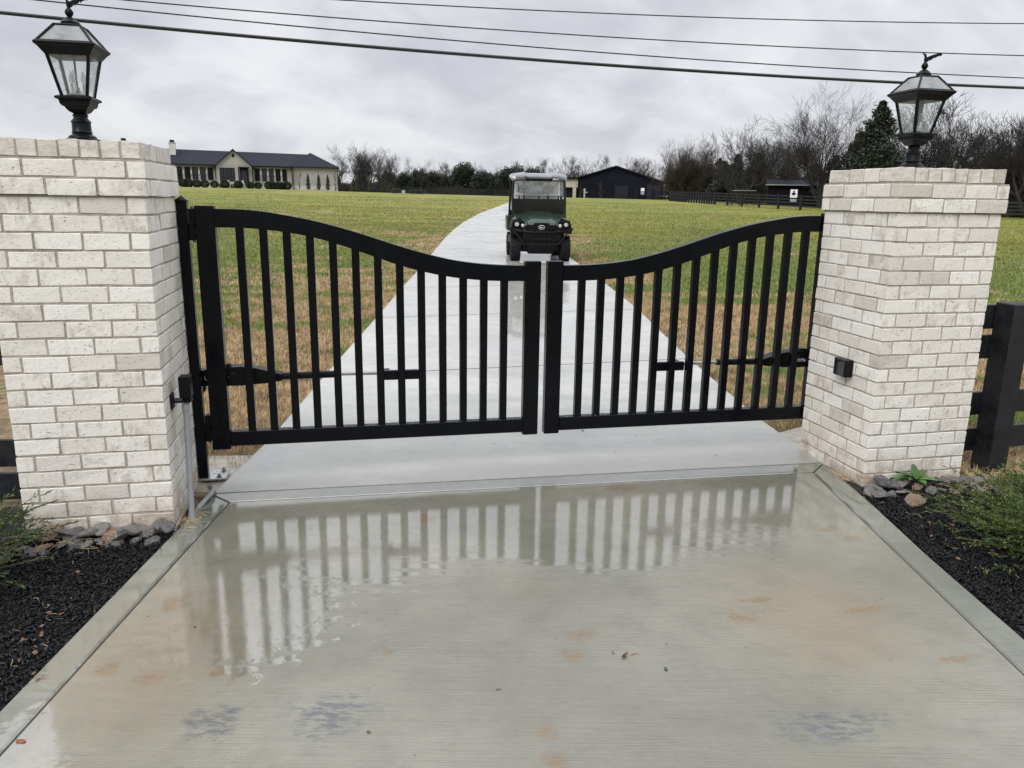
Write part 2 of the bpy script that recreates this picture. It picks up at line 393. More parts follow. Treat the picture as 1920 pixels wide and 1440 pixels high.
M['cedar'] = leafmat('dark_cedar', (.010, .020, .010), (.028, .042, .020), (.05, .04, .025))
M['box'] = leafmat('boxwood_leaf', (.016, .028, .012), (.035, .055, .020))
M['arbor'] = leafmat('arborvitae_leaf', (.03, .035, .014), (.06, .055, .022))
M['juniper'] = leafmat('juniper_leaf', (.018, .044, .007), (.085, .135, .016), (.22, .22, .06))
M['weed'] = simple('weed_leaf', (.05, .125, .022), .4, var=.3, scale=20, coat=.4)
def rockmat():
    mt, t = newmat('border_rock'); p = t.obj(); rnd = t.new('ShaderNodeObjectInfo').outputs['Random']
    base = t.mix(t.ramp(rnd, 0, 1, 0, 1, False), (.085, .085, .09), (.24, .225, .205))
    base = t.mix(t.ramp(t.math('FRACT', t.mul(rnd, 7.7)), .75, .8), base, (.26, .17, .11))
    c = t.mix(t.mul(t.ramp(t.noise(p, 3, 4, .7), .45, .75), .6), base, (.40, .38, .35))
    c = t.mix(t.mul(t.ramp(t.noise(p, 8, 4, .7), .5, .7), .5), c, (.05, .05, .05))
    b = t.new('ShaderNodeBsdfPrincipled', {'Base Color': c, 'Roughness': .38, 'Normal': t.bump(t.noise(p, 5, 5, .7), .6, .08)}); t.out(b.outputs[0]); return mt
M['rock'] = rockmat()
mt, t = newmat('rubber_mulch'); rnd = t.new('ShaderNodeNewGeometry').outputs['Random Per Island']
c = t.mix(t.ramp(rnd, .988, .992), t.mix(rnd, (.003, .003, .0035), (.014, .015, .017)), (.16, .085, .05))
b = t.new('ShaderNodeBsdfPrincipled', {'Base Color': c, 'Roughness': .45, 'Specular IOR Level': .3}); t.out(b.outputs[0]); M['mulch'] = mt
M['mulchbase'] = simple('mulch_bed_base', (.012, .011, .011), .7, var=.4, scale=40, bump=.8)
M['soil'] = simple('bare_soil', (.10, .065, .04), .7, var=.5, scale=18, bump=.9, bscale=40)
M['litter'] = simple('dead_leaf', (.13, .07, .035), .6, var=.4, scale=30)
M['redleaf'] = simple('red_leaf', (.26, .07, .03), .55, var=.3, scale=30)
M['darkleaf'] = simple('wet_dark_leaf', (.055, .055, .06), .4, var=.3, scale=30)
M['stalk'] = simple('dry_stalk', (.42, .33, .19), .6)
M['stucco'] = simple('pale_stucco', (.365, .355, .325), .85, var=.05, scale=.8)
M['plinth'] = simple('white_plinth', (.55, .54, .51), .8, var=.1, scale=2)
M['shingle'] = simple('dark_shingles', (.016, .019, .028), .85, spec=.2, var=.2, scale=3, bump=.4, bscale=9)
M['trim'] = simple('black_trim', (.007, .007, .009), .5, spec=.15)
M['barn'] = simple('black_barn_siding', (.006, .0075, .014), .8, spec=.12, var=.12, scale=.6)
M['barndoor'] = simple('charcoal_door', (.014, .016, .023), .6, spec=.15)
M['stone'] = simple('beige_stone', (.42, .39, .33), .8, var=.12, scale=2)
M['wire'] = simple('black_cable', (.012, .012, .016), .5)
M['asphalt'] = simple('asphalt_road', (.05, .05, .05), .6, var=.2, scale=30, bump=.5)
M['uv_green'] = simple('green_bodywork', (.012, .028, .016), .3, var=.08, coat=.25)
M['uv_black'] = blackpaint('black_bodywork', (.004, .004, .005), .45)
M['tyre'] = blackpaint('tyre_rubber', (.007, .007, .008), .6)
M['uv_roof'] = simple('grey_roof_panel', (.10, .105, .115), .2, var=.25, scale=6, coat=1.)
M['uv_lamp'] = simple('headlight_lens', (.42, .43, .42), .15, var=.2, coat=1.)
M['seat'] = simple('seat_vinyl', (.035, .035, .038), .6)
M['cage'] = blackpaint('cage_tube', (.012, .012, .013), .4)
M['wood'] = simple('grey_board', (.10, .085, .07), .8, var=.3)

# ================================================================ SETTING
def structure(o): o['kind'] = 'structure'; return o
# ground: polar sheet out to the horizon
rs = np.concatenate([np.linspace(0.5, 18, 36), np.linspace(20, 140, 61), [160, 200, 300, 500, 900, 1600, 2600]])
az = np.radians(np.arange(0, 360, 2.0)); na = len(az)
X = rs[:, None]*np.sin(az)[None]; Y = rs[:, None]*np.cos(az)[None]; Z = tz(X, Y)-.035
V = np.stack([X, Y, Z], -1).reshape(-1, 3); V = np.vstack([V, [[0, 0, -.035]]])
F = []
for i in range(len(rs)-1):
    for k in range(na): F.append((i*na+k, i*na+(k+1) % na, (i+1)*na+(k+1) % na, (i+1)*na+k))
F = np.array(F)[:, ::-1]
g = raw('ground', V, F, M['ground'], smooth=True)
bmh = bmesh.new(); bmh.from_mesh(g.data); bmh.verts.ensure_lookup_table(); c0 = bmh.verts[len(V)-1]
for k in range(na): bmh.faces.new((c0, bmh.verts[(k+1) % na], bmh.verts[k]))
bmesh.ops.recalc_face_normals(bmh, faces=bmh.faces); bmh.to_mesh(g.data); bmh.free()
structure(g)
# road behind the camera (parallel to the gate line)
o = MB().box((-60, -11, -.06), (60, -4.2, -.025)).build('road', M['asphalt']); structure(o)
# lines of the front slab
def lerp(a, b, k): return (a[0]+(b[0]-a[0])*k, a[1]+(b[1]-a[1])*k)
def at_y(a, b, y): k = (y-a[1])/(b[1]-a[1]); return (a[0]+(b[0]-a[0])*k, y)
Li = ((-.646, 4.06), (-1.03, 2.192)); Lo = ((-.755, 4.19), (-1.106, 2.434))
Ri = ((2.735, 3.952), (2.293, 2.044)); Ro = ((2.895, 4.09), (2.463, 2.149))
YF = -4.2
def panel(name, poly, mat_, z0=-.05, z1=0., bev=.007, parent=None):
    # poly counter-clockwise; tooled edge: top ring inset
    n = len(poly); P = [Vector(q) for q in poly]; ins = []
    for i in range(n):
        a, b_, c_ = P[i-1], P[i], P[(i+1) % n]
        d1 = (b_-a).normalized(); d2 = (c_-b_).normalized(); n1_ = Vector((-d1.y, d1.x)); n2_ = Vector((-d2.y, d2.x))
        bis = (n1_+n2_); bis = bis/max(.2, bis.dot(n1_)); ins.append(b_+bis*bev)
    mb = MB(); vs = [(*q, z0) for q in P]+[(*q, z1-bev) for q in P]+[(*q, z1) for q in ins]
    fs = [tuple(range(n-1, -1, -1)), tuple(range(2*n, 3*n))]
    for i in range(n):
        j = (i+1) % n; fs += [(i, j, n+j, n+i), (n+i, n+j, 2*n+j, 2*n+i)]
    mb.add(vs, fs); o = mb.build(name, mat_); 
    if parent: o.parent = parent
    return o
G_ = .004
c_ = [(Li[0][0]+G_, Li[0][1]-G_), at_y(*Li, YF), at_y(*Ri, YF), (Ri[0][0]-G_, Ri[0][1]-G_)]
c_ = [(c_[1][0]+G_, YF), (c_[2][0]-G_, YF), c_[3], c_[0]]
drive = empty('driveway'); structure(drive)
panel('slab_panel', c_, M['slab'], parent=drive)
# side bands
lb = [at_y(*Lo, YF), (at_y(*Li, YF)[0]-G_, YF), (Li[0][0]-G_, Li[0][1]-.002), (Lo[0][0], Lo[0][1]-G_)]
panel('slab_border', lb, M['band'], parent=drive)
rb = [(at_y(*Ri, YF)[0]+G_, YF), (at_y(*Ro, YF)[0], YF), Ro[1], (2.61, 2.828), (2.759, 3.421), (Ro[0][0], Ro[0][1]-G_), (Ri[0][0]+G_, Ri[0][1]-.002)]
panel('slab_border', rb, M['band'], parent=drive)
cb = [(Li[0][0], Li[0][1]+G_), (Ri[0][0], Ri[0][1]+G_), (Ro[0][0]-G_, Ro[0][1]), (Lo[0][0]+G_, Lo[0][1])]
panel('slab_border', cb, M['band'], bev=.0025, parent=drive)
# long drive: edges measured on the ground
DLf = [(-.755, 4.20), (-.57, 4.97), (-.17, 7.33), (.38, 10.47), (1.05, 14.4), (1.73, 18.2), (2.44, 22.4), (3.52, 28.6), (4.93, 36.0), (6.59, 43.8), (9.51, 55.6), (12.89, 67.2), (16.9, 81.), (22.5, 98), (29.5, 116)]
DRf = [(2.897, 4.10), (3.00, 5.0), (3.53, 7.63), (4.28, 10.9), (5.05, 14.9), (5.80, 19.0), (6.45, 22.9), (7.55, 29.1), (8.95, 35.6), (10.5, 42.7), (13.3, 53.8), (16.8, 65.4), (20.9, 79.), (26.5, 96), (33.4, 113.8)]
def resample(pts, ts):
    P = np.array(pts); d_ = np.r_[0, np.cumsum(np.hypot(*np.diff(P, axis=0).T))]; return np.c_[np.interp(ts*d_[-1], d_, P[:, 0]), np.interp(ts*d_[-1], d_, P[:, 1])]
def dpos(s):   # s metres along centre (left edge arclength based)
    P = np.array(DLf); Q = np.array(DRf); Cc = (P+Q)/2; d_ = np.r_[0, np.cumsum(np.hypot(*np.diff(Cc, axis=0).T))]
    f = lambda A: np.array([np.interp(s, d_, A[:, 0]), np.interp(s, d_, A[:, 1])]); return f(P), f(Q)
joints = [0., 3.05]+[3.05+3.57*k for k in range(1, 31)]
rj = np.random.RandomState(5)
for i in range(len(joints)-1):
    s0, s1 = joints[i]+(.006 if i == 0 else .016), joints[i+1]-.016
    ss = [s0+(s1-s0)*k/3 for k in range(4)]
    L_ = [dpos(q)[0] for q in ss]; R_ = [dpos(q)[1] for q in ss]
    vs = []; nn = 4
    dz = 0.
    for a, b_ in zip(L_, R_):
        zz = float(tz((a[0]+b_[0])/2, (a[1]+b_[1])/2))+dz
        zl = zz if a[1] < 18 else max(zz, float(tz(*a)))
        vs += [(a[0], a[1], zz-.06), (a[0], a[1], zz-.006), (a[0]+.008, a[1], zz), (b_[0]-.008, b_[1], zz), (b_[0], b_[1], zz-.006), (b_[0], b_[1], zz-.06)]
    fs = []
    for k in range(3):
        for q in range(5): fs.append((k*6+q, k*6+q+1, (k+1)*6+q+1, (k+1)*6+q))
    fs += [(0, 1, 2, 3, 4, 5), (23, 22, 21, 20, 19, 18)]
    MB().add(vs, fs).build('drive_panel', M['drive'], drive)
# dirty bottom of the joints
poly = [at_y(*Lo, YF+.01), at_y(*Ro, YF+.01), (2.45, 2.149), (2.88, 4.09), (2.88, 6), (2.6, 6.0), (-.3, 6.), (-.74, 4.2)]
MB().prism([(q[0], q[1]) for q in poly], -.03, -.010, 'z').build('joint_bed', M['joint'], drive)
jb = MB()
for s0 in joints[1:]:
    a, b_ = dpos(s0-.03); a2, b2 = dpos(s0+.03); zz = float(tz(*((a+b_)/2)))
    jb.add([(a[0]+.02, a[1], zz-.022), (b_[0]-.02, b_[1], zz-.009), (b2[0]-.02, b2[1], zz-.022), (a2[0]+.02, a2[1], zz-.022)], [(0, 1, 2, 3)])
jb.build('joint_bed', M['joint'], drive)

# pads of rough concrete at the gate posts
o = MB().prism([(-.92, 4.3), (-.75, 4.23), (-.60, 4.86), (-.93, 4.9)], -.03, -.012, 'z').build('post_footing', M['pad']); structure(o)
o = MB().prism([(2.91, 4.40), (3.3, 4.40), (3.3, 4.9), (2.96, 4.75)], -.03, -.010, 'z').build('post_footing', M['pad']); structure(o)

# mulch beds
def bed(name, poly):
    return structure(MB().prism(poly, -.09, -.030, 'z').build(name, M['mulchbase']))
bedL = [(-1.13, 2.3), (-.82, 3.85), (-.80, 4.3), (-.95, 4.4), (-2.9, 4.0), (-2.9, 1.2), (-1.36, 1.2)]
bedR = [(2.49, 2.2), (2.28, 1.2), (4.6, 1.2), (4.6, 3.45), (3.75, 3.65), (2.90, 3.85), (2.79, 3.43), (2.64, 2.83)]
bed('mulch_bed', bedL); bed('mulch_bed', bedR)
def inpoly(px, py, poly):
    c = np.zeros(len(px), bool); n = len(poly)
    for i in range(n):
        x1, y1 = poly[i]; x2, y2 = poly[i-1]
        q = ((y1 > py) != (y2 > py)) & (px < (x2-x1)*(py-y1)/(y2-y1+1e-12)+x1); c ^= q
    return c
rng = np.random.RandomState(11)
def mulch(poly, n, name, label):
    xs = [q[0] for q in poly]; ys = [q[1] for q in poly]
    px = rng.uniform(min(xs), max(xs), n*3); py = rng.uniform(min(ys), max(ys), n*3)
    k = inpoly(px, py, poly); px, py = px[k][:n], py[k][:n]; n = len(px)
    pz = -.032+rng.uniform(0, 1, n)**1.5*.026
    base = np.array([(1,0,0),(-1,0,0),(0,1,0),(0,-1,0),(.2,.1,1),(-.1,-.2,-1)], float)
    f8 = np.array([(0,2,4),(2,1,4),(1,3,4),(3,0,4),(2,0,5),(1,2,5),(3,1,5),(0,3,5)])
    sc = np.stack([rng.uniform(.008, .026, n), rng.uniform(.003, .008, n), rng.uniform(.0015, .0035, n)], -1)
    P = base[None]*sc[:, None]*rng.uniform(.6, 1.3, (n, 6, 3))
    a = rng.uniform(0, 2*np.pi, n); b_ = rng.normal(0, .6, n); c = rng.normal(0, .45, n)
    x, y, z_ = P[..., 0], P[..., 1], P[..., 2]
    y, z_ = y*np.cos(b_)[:, None]-z_*np.sin(b_)[:, None], y*np.sin(b_)[:, None]+z_*np.cos(b_)[:, None]
    x, z_ = x*np.cos(c)[:, None]-z_*np.sin(c)[:, None], x*np.sin(c)[:, None]+z_*np.cos(c)[:, None]
    x, y = x*np.cos(a)[:, None]-y*np.sin(a)[:, None], x*np.sin(a)[:, None]+y*np.cos(a)[:, None]
    V_ = np.stack([x+px[:, None], y+py[:, None], z_+pz[:, None]], -1).reshape(-1, 3)
    F_ = (f8[None]+6*np.arange(n)[:, None, None]).reshape(-1, 3)
    o = raw(name, V_, F_, M['mulch']); tag(o, label, 'mulch', kind='stuff'); return o
mulch([(-1.14, 2.25), (-.83, 3.75), (-1.55, 3.78), (-2.2, 3.9), (-2.2, 1.9), (-1.2, 1.9)], 30000, 'rubber_mulch', 'black rubber mulch chips beside the left edge of the slab')
mulch([(2.50, 2.2), (2.42, 1.9), (3.9, 1.9), (3.9, 3.5), (3.3, 3.62), (2.90, 3.70), (2.78, 3.43), (2.63, 2.83)], 36000, 'rubber_mulch', 'black rubber mulch chips beside the right edge of the slab')

# ---------------------------------------------------------------- grass (one object nobody could count)
def blades(rmin, rmax, dens, h0, h1, wd, azr=(-17, 47)):
    A = .5*(rmax**2-rmin**2)*R(azr[1]-azr[0]); n = int(A*dens)
    r = np.sqrt(rng.uniform(rmin**2, rmax**2, n)); a = np.radians(rng.uniform(azr[0], azr[1], n))
    x = r*np.sin(a); y = r*np.cos(a)
    dl = np.interp(y, [q[1] for q in DLf], [q[0] for q in DLf]); drr = np.interp(y, [q[1] for q in DRf], [q[0] for q in DRf])
    k = ((x < dl+.01) | (x > drr-.01)) & (y > 3.4) & ~inpoly(x, y, bedL) & ~inpoly(x, y, bedR)
    k &= ~((x > -1.6) & (x < -.6) & (y < 4.72+.1*np.sin(x*30))) & ~((x > 2.85) & (x < 3.65) & (y < 4.8)) & ~((y < 4.3) & (x < 3.6))
    x, y = x[k], y[k]; n = len(x); z_ = tz(x, y)-.036
    th = rng.uniform(0, 2*np.pi, n); ln = rng.uniform(h0, h1, n); tilt = np.abs(rng.normal(.75, .4, n)).clip(0, 1.45)
    w_ = wd*rng.uniform(.6, 1.4, n); dx, dy = np.cos(th), np.sin(th)
    tip = np.stack([x+dx*ln*np.sin(tilt), y+dy*ln*np.sin(tilt), z_+ln*np.cos(tilt)+.012], -1)
    b1 = np.stack([x-dy*w_, y+dx*w_, z_], -1); b2 = np.stack([x+dy*w_, y-dx*w_, z_], -1)
    return np.stack([b1, b2, tip], 1).reshape(-1, 3)
VV = np.vstack([blades(4.0, 8, 5200, .025, .065, .0022), blades(8, 14, 2700, .03, .07, .0032), blades(14, 24, 800, .035, .08, .006), blades(24, 42, 190, .04, .08, .011), blades(42, 64, 60, .04, .08, .018), blades(64, 90, 16, .04, .08, .026)])
o = raw('grass', VV, np.arange(len(VV)).reshape(-1, 3), M['blades']); tag(o, 'short winter grass, straw brown and green, on both sides of the long drive', 'grass', kind='stuff')

# ================================================================ GATE PILLARS
PW, PC = .66, .0786; BD, BG = .073, .0095
prng = random.Random(3)
def brick_meshes(L_, D_, H_, n, nm, mk='brick'):
    out = []
    for i in range(n):
        r_ = random.Random(i*7+int(L_*1e4)); out.append(MB().cbox((0, 0, 0), (L_, D_, H_), .0024, None, .0019, r_).mesh(nm, M[mk]))
    return out
def pillar(name, x0, y0, top, label):
    root = empty(name, (x0, y0, 0)); tag(root, label, 'gate pillar', 'white brick gate pillars')
    ztop = top-3*PC
    MB().box((.0035, .0035, -.06), (PW-.0035, PW-.0035, ztop-.001)).build('mortar_core', M['mortar'], root)
    MB().box((-.0115, -.0115, ztop+.003), (PW+.0115, PW+.0115, ztop+2*PC)).build('mortar_cap', M['mortar'], root)
    MB().box((.009, .009, ztop+2*PC+.002), (PW-.009, PW-.009, top-.005)).build('mortar_cap', M['mortar'], root)
    Hb = PC-.0095
    def ring(zb, off, meshes, L_, mirror):
        W_ = PW+2*off
        for side in range(4):
            ang = side*math.pi/2
            ox, oy = [(-off, -off), (PW+off, -off), (PW+off, PW+off), (-off, PW+off)][side]
            for k in range(3):
                s_ = k*(L_+BG)+((BD+BG) if mirror else 0)
                o = bpy.data.objects.new('brick', prng.choice(meshes)); COL.objects.link(o); o.parent = root
                ind = prng.uniform(-.0022, .0012)
                lx, ly = s_, ind
                o.location = (ox+lx*math.cos(ang)-ly*math.sin(ang), oy+lx*math.sin(ang)+ly*math.cos(ang), zb+prng.uniform(-.0012, .0012))
                o.rotation_euler = (prng.uniform(-.004, .004), prng.uniform(-.005, .005), ang+prng.uniform(-.006, .006))
    L1 = (PW-BD-3*BG)/3; L2 = (PW+.030-BD-3*BG)/3
    m1 = brick_meshes(L1, BD, Hb, 9, 'brick'); m2 = brick_meshes(L2, BD, Hb, 6, 'cap_brick')
    for c in range(21): ring(ztop-(c+1)*PC+.002, 0., m1, L1, c % 2 == 1)
    ring(ztop+.0, .015, m2, L2, True); ring(ztop+PC, .015, m2, L2, False)
    # rowlock top course: headers front and back, stretchers on the flanks
    off = -.005; W_ = PW+2*off; n = 8; hw = (W_-(n-1)*BG)/n; zb = ztop+2*PC+.004; Hh = PC-.006
    mh = brick_meshes(hw, .186, Hh, 6, 'header_brick', 'brick_top')
    for yb in (0, 1):
        for k in range(n):
            o = bpy.data.objects.new('brick', prng.choice(mh)); COL.objects.link(o); o.parent = root
            o.location = (-off+k*(hw+BG), (-off if yb == 0 else PW+off-.186)+prng.uniform(-.002, .002), zb+prng.uniform(-.001, .002))
    Ls = (W_-2*.186-3*BG)/2; ms = brick_meshes(BD, Ls, Hh, 4, 'flank_brick')
    for sx in (0, 1):
        for k in range(2):
            o = bpy.data.objects.new('brick', prng.choice(ms)); COL.objects.link(o); o.parent = root
            o.location = ((-off if sx == 0 else PW+off-BD), -off+.186+BG+k*(Ls+BG), zb)
    return root
pillar('gate_pillar', -.8605-PW, 3.790, 1.808, 'whitewashed brick pillar left of the gate with electric conduit on its side')
pillar('gate_pillar', 2.920, 3.735, 1.783, 'whitewashed brick pillar right of the gate with small black box on its side')

# ---------------------------------------------------------------- lanterns
def lantern(loc, label):
    root = empty('pillar_lantern', loc); tag(root, label, 'lantern', 'lanterns on the gate pillars')
    Lm = M['lamp']
    MB().box((-.105, -.105, 0), (.105, .105, .006)).build('base_plate', Lm, root)
    MB().lathe([(.075, .006), (.076, .016), (.06, .023), (.058, .030), (.046, .037), (.041, .043), (.045, .048), (.041, .053), (.040, .090), (.044, .094), (.041, .099), (.033, .107), (.029, .116), (.033, .121), (.033, .126), (.026, .131)], 24).build('column', Lm, root, True)
    MB().lathe([(.018, .128), (.026, .132), (.036, .138), (.045, .150), (.049, .157), (.057, .160), (.063, .170), (.065, .183), (.070, .187), (.078, .190), (.078, .199), (.064, .206)], 4, square=True).build('bowl', Lm, root)
    z0, z1, h0, h1 = .206, .375, .059, .092
    for sx in (-1, 1):
        for sy in (-1, 1):
            MB().add([(sx*(h0-.0), sy*h0, z0), (sx*(h0-.012), sy*h0, z0), (sx*(h0-.012), sy*(h0-.012), z0), (sx*h0, sy*(h0-.012), z0),
                    (sx*h1, sy*h1, z1), (sx*(h1-.013), sy*h1, z1), (sx*(h1-.013), sy*(h1-.013), z1), (sx*h1, sy*(h1-.013), z1)],
                   [(0,1,2,3),(7,6,5,4),(0,4,5,1),(1,5,6,2),(2,6,7,3),(3,7,4,0)]).build('corner_bar', Lm, root)
    for k in range(4):
        q = Matrix.Rotation(k*math.pi/2, 3, 'Z')
        a = [(-(h0-.010), -(h0-.004), z0), ((h0-.010), -(h0-.004), z0), ((h1-.011), -(h1-.004), z1), (-(h1-.011), -(h1-.004), z1)]
        b_ = [(v[0], v[1]+.003, v[2]) for v in a]
        vs = [q @ Vector(v) for v in a+b_]
        MB().add(vs, [(0,1,2,3),(7,6,5,4),(0,4,5,1),(1,5,6,2),(2,6,7,3),(3,7,4,0)]).build('glass_pane', M['glass'], root)
    # flared eave ring
    MB().lathe([(.092, z1-.002), (.097, .380), (.113, .402), (.124, .412), (.126, .420), (.120, .426), (.112, .424), (.108, .412), (.086, z1)], 4, square=True).build('eave', Lm, root)
    za, zb_, ra, rb_ = .424, .506, .114, .052
    rf = MB()
    for sx, sy in ((-1,-1),(1,-1),(1,1),(-1,1)):
        rf.tube([(sx*ra, sy*ra, za), (sx*rb_, sy*rb_, zb_)], .006, 6)
    rf.lathe([(rb_+.002, zb_-.006), (rb_+.004, zb_), (rb_, zb_+.004), (.03, zb_+.004)], 4, square=True)
    rf.lathe([(ra-.006, za-.003), (ra+.004, za), (ra+.002, za+.006), (ra-.012, za+.006)], 4, square=True)
    rf.build('roof_frame', Lm, root)
    for k in range(4):
        q = Matrix.Rotation(k*math.pi/2, 3, 'Z')
        a = [(-ra+.004, -ra+.002, za+.002), (ra-.004, -ra+.002, za+.002), (rb_-.002, -rb_+.001, zb_-.002), (-rb_+.002, -rb_+.001, zb_-.002)]
        b_ = [(v[0]*.99, v[1]+.003, v[2]-.001) for v in a]
        MB().add([q @ Vector(v) for v in a+b_], [(0,1,2,3),(7,6,5,4),(0,4,5,1),(1,5,6,2),(2,6,7,3),(3,7,4,0)]).build('roof_pane', M['roofglass'], root)
    MB().lathe([(.030, zb_), (.038, zb_+.006), (.040, zb_+.016), (.034, zb_+.020), (.030, zb_+.026), (.018, zb_+.036), (.010, zb_+.040)], 20).build('cap', Lm, root, True)
    MB().lathe([(.006, zb_+.038), (.011, zb_+.043), (.017, zb_+.052), (.018, zb_+.060), (.014, zb_+.070), (.008, zb_+.076), (.006, zb_+.08)], 16).build('finial', Lm, root, True)
    # eagle finial
    e = MB(); ze = zb_+.078
    e.tube([(0, 0, ze-.002), (0, 0, ze+.012), (-.002, -.001, ze+.026), (-.006, -.004, ze+.036)], [.006, .009, .007, .003], 8)
    e.tube([(-.005, -.003, ze+.034), (-.010, -.006, ze+.041), (-.015, -.008, ze+.040)], [.004, .005, .001], 6)
    # raised wings with notched trailing edge: one toward +x, one toward -x/back
    def wing(sg, dx, dy, up_):
        prof = []
        n = 7
        for i in range(n+1):
            k = i/n; prof.append((dx*k, dy*k, ze+.024+up_*math.sin(k*math.pi*.5)))
        for i in range(n):
            a, b_ = prof[i], prof[i+1]; dn = (.030 if sg > 0 else .014)*(1-.6*i/n)*(1 if i % 2 else 1.12)
            e.add([(a[0], a[1]-.0015, a[2]), (b_[0], b_[1]-.0015, b_[2]), (b_[0]*.99, b_[1]-.0015, b_[2]-dn*.7), (a[0], a[1]-.0015, a[2]-dn),
                   (a[0], a[1]+.0015, a[2]), (b_[0], b_[1]+.0015, b_[2]), (b_[0]*.99, b_[1]+.0015, b_[2]-dn*.7), (a[0], a[1]+.0015, a[2]-dn)],
                  [(0,1,2,3),(7,6,5,4),(0,4,5,1),(1,5,6,2),(2,6,7,3),(3,7,4,0)])
    wing(1, .092, -.012, .026); wing(-1, -.016, .012, .030)
    e.build('eagle', Lm, root)
    MB().lathe([(.040, .212), (.040, .216), (.020, .222), (.010, .236), (.010, .246)], 14).build('lamp_cluster', M['galv'], root)
    MB().tube([(0, 0, .244), (0, 0, .38)], .0045, 8).build('centre_rod', Lm, root)
    for k in range(3):
        a = k*2*math.pi/3+.5; cx, cy = .030*math.cos(a), .030*math.sin(a)
        b_ = MB().tube([(cx, cy, .225), (cx, cy, .262)], .0075, 10).build('candle_sleeve', M['candle'], root)
        MB().lathe([(.006, .262), (.011, .272), (.0125, .284), (.010, .298), (.005, .312), (.001, .320)], 12, (cx, cy, 0)).build('bulb', M['bulb'], b_, True)
    return root
lantern((-1.180, 4.115, 1.808), 'black glass lantern on top of the left brick pillar')
lantern((3.228, 4.062, 1.783), 'black glass lantern with eagle finial on top of the right brick pillar')

# ---------------------------------------------------------------- gate leaves
GY0, GD, KS = 4.412, .058, 4.412/4.38
LX = lambda x: x*KS
LZ = lambda z_: EYE+(z_-EYE)*KS
top_t = [0., .132, .24, .347, .512, .68, .82, .965, 1.113, 1.263, 1.416, 1.57, 1.69]
top_z = [1.511, 1.511, 1.502, 1.485, 1.454, 1.410, 1.366, 1.319, 1.276, 1.241, 1.221, 1.212, 1.211]
bot_t = [0., .126, .247, .425, .563, .69, .83, .963, 1.08, 1.2, 1.324, 1.48, 1.69]
bot_z = [1.415, 1.415, 1.407, 1.383, 1.351, 1.310, 1.260, 1.213, 1.181, 1.155, 1.137, 1.124, 1.122]
def smooth_interp(x, xs, zs):
    ks = np.linspace(-.06, .06, 9); return float(np.mean([np.interp(x+k, xs, zs) for k in ks]))
def gate_leaf(right, label):
    root = empty('gate_leaf', ((LX(-.715) if not right else LX(2.982)), GY0+GD/2, 0)); tag(root, label, 'gate', 'swing gate leaves')
    ox = root.location.x; oy = GY0+GD/2
    def mx(t_):  # t from hinge stile inner edge -> world x
        x_ = -.665+t_ if not right else 2.932-t_
        return LX(x_)-ox
    hd = GD/2
    def bar(nm, t0, t1, z0_, z1_, y0_=-hd, y1_=hd, ch=.003):
        a, b_ = sorted((mx(t0), mx(t1))); return MB().cbox((a, y0_, LZ(z0_)), (b_, y1_, LZ(z1_)), ch).build(nm, M['gate'], root)
    bar('hinge_stile', -.098, 0., .188, 1.527, -hd, hd+.02, .004)
    bar('meeting_stile', 1.684, 1.778, .188, 1.236, -hd, hd, .004)
    bar('bottom_rail', .001, 1.683, .206, .289, -hd+.002, hd-.002)
    n = 48; poly = []
    for i in range(n+1):
        tt = .001+1.682*i/n; poly.append((mx(tt), LZ(smooth_interp(tt, top_t, top_z))))
    for i in range(n, -1, -1):
        tt = .001+1.682*i/n; poly.append((mx(tt), LZ(smooth_interp(tt, bot_t, bot_z))))
    N = n+1
    vs = []
    for yy in (-hd+.002, hd-.002):
        vs += [(p[0], yy, p[1]) for p in poly]
    m_ = MB(); P = 2*N; fs = []
    for i in range(n):
        j = P-1-i; fs += [(i, i+1, j-1, j), (P+i, P+j, P+j-1, P+i+1), (i, P+i, P+i+1, i+1), (j, j-1, P+j-1, P+j)]
    fs += [(0, P-1, 2*P-1, P), (n, P+n, P+n+1, n+1)]
    m_.add(vs, fs); m_.build('top_rail', M['gate'], root, True)
    for k in range(1, 14):
        tc = 1.684*k/14; zt = smooth_interp(tc, bot_t, bot_z)+.02
        bar('picket', tc-.021, tc+.021, .288, zt, -.019, .019, .002)
    c7, c9 = 1.684*7/14, 1.684*9/14
    bar('cross_bar', c7+.0205, c9-.0205, .548, .603, .0195, .05)
    # dull beads of rain along the under edge and on the top of the bottom rail
    r_ = random.Random(9+right); db = MB()
    for i in range(150):
        tt = r_.uniform(.0, 1.68); zz = LZ(.289)+.0005; q = r_.uniform(.0025, .006)
        db.lathe([(q*.6, 0), (q, q*.25), (q*.6, q*.6), (q*.05, q*.7)], 6, (mx(tt), r_.uniform(-hd+.006, hd-.006), zz))
    o = db.build('rain_bead', M['galv'] if False else M['bulb'], root, True); o['kind'] = 'stuff'
    return root
gate_leaf(False, 'left leaf of the black swing gate, curved top sloping down to the right')
gate_leaf(True, 'right leaf of the black swing gate, curved top rising to the right')
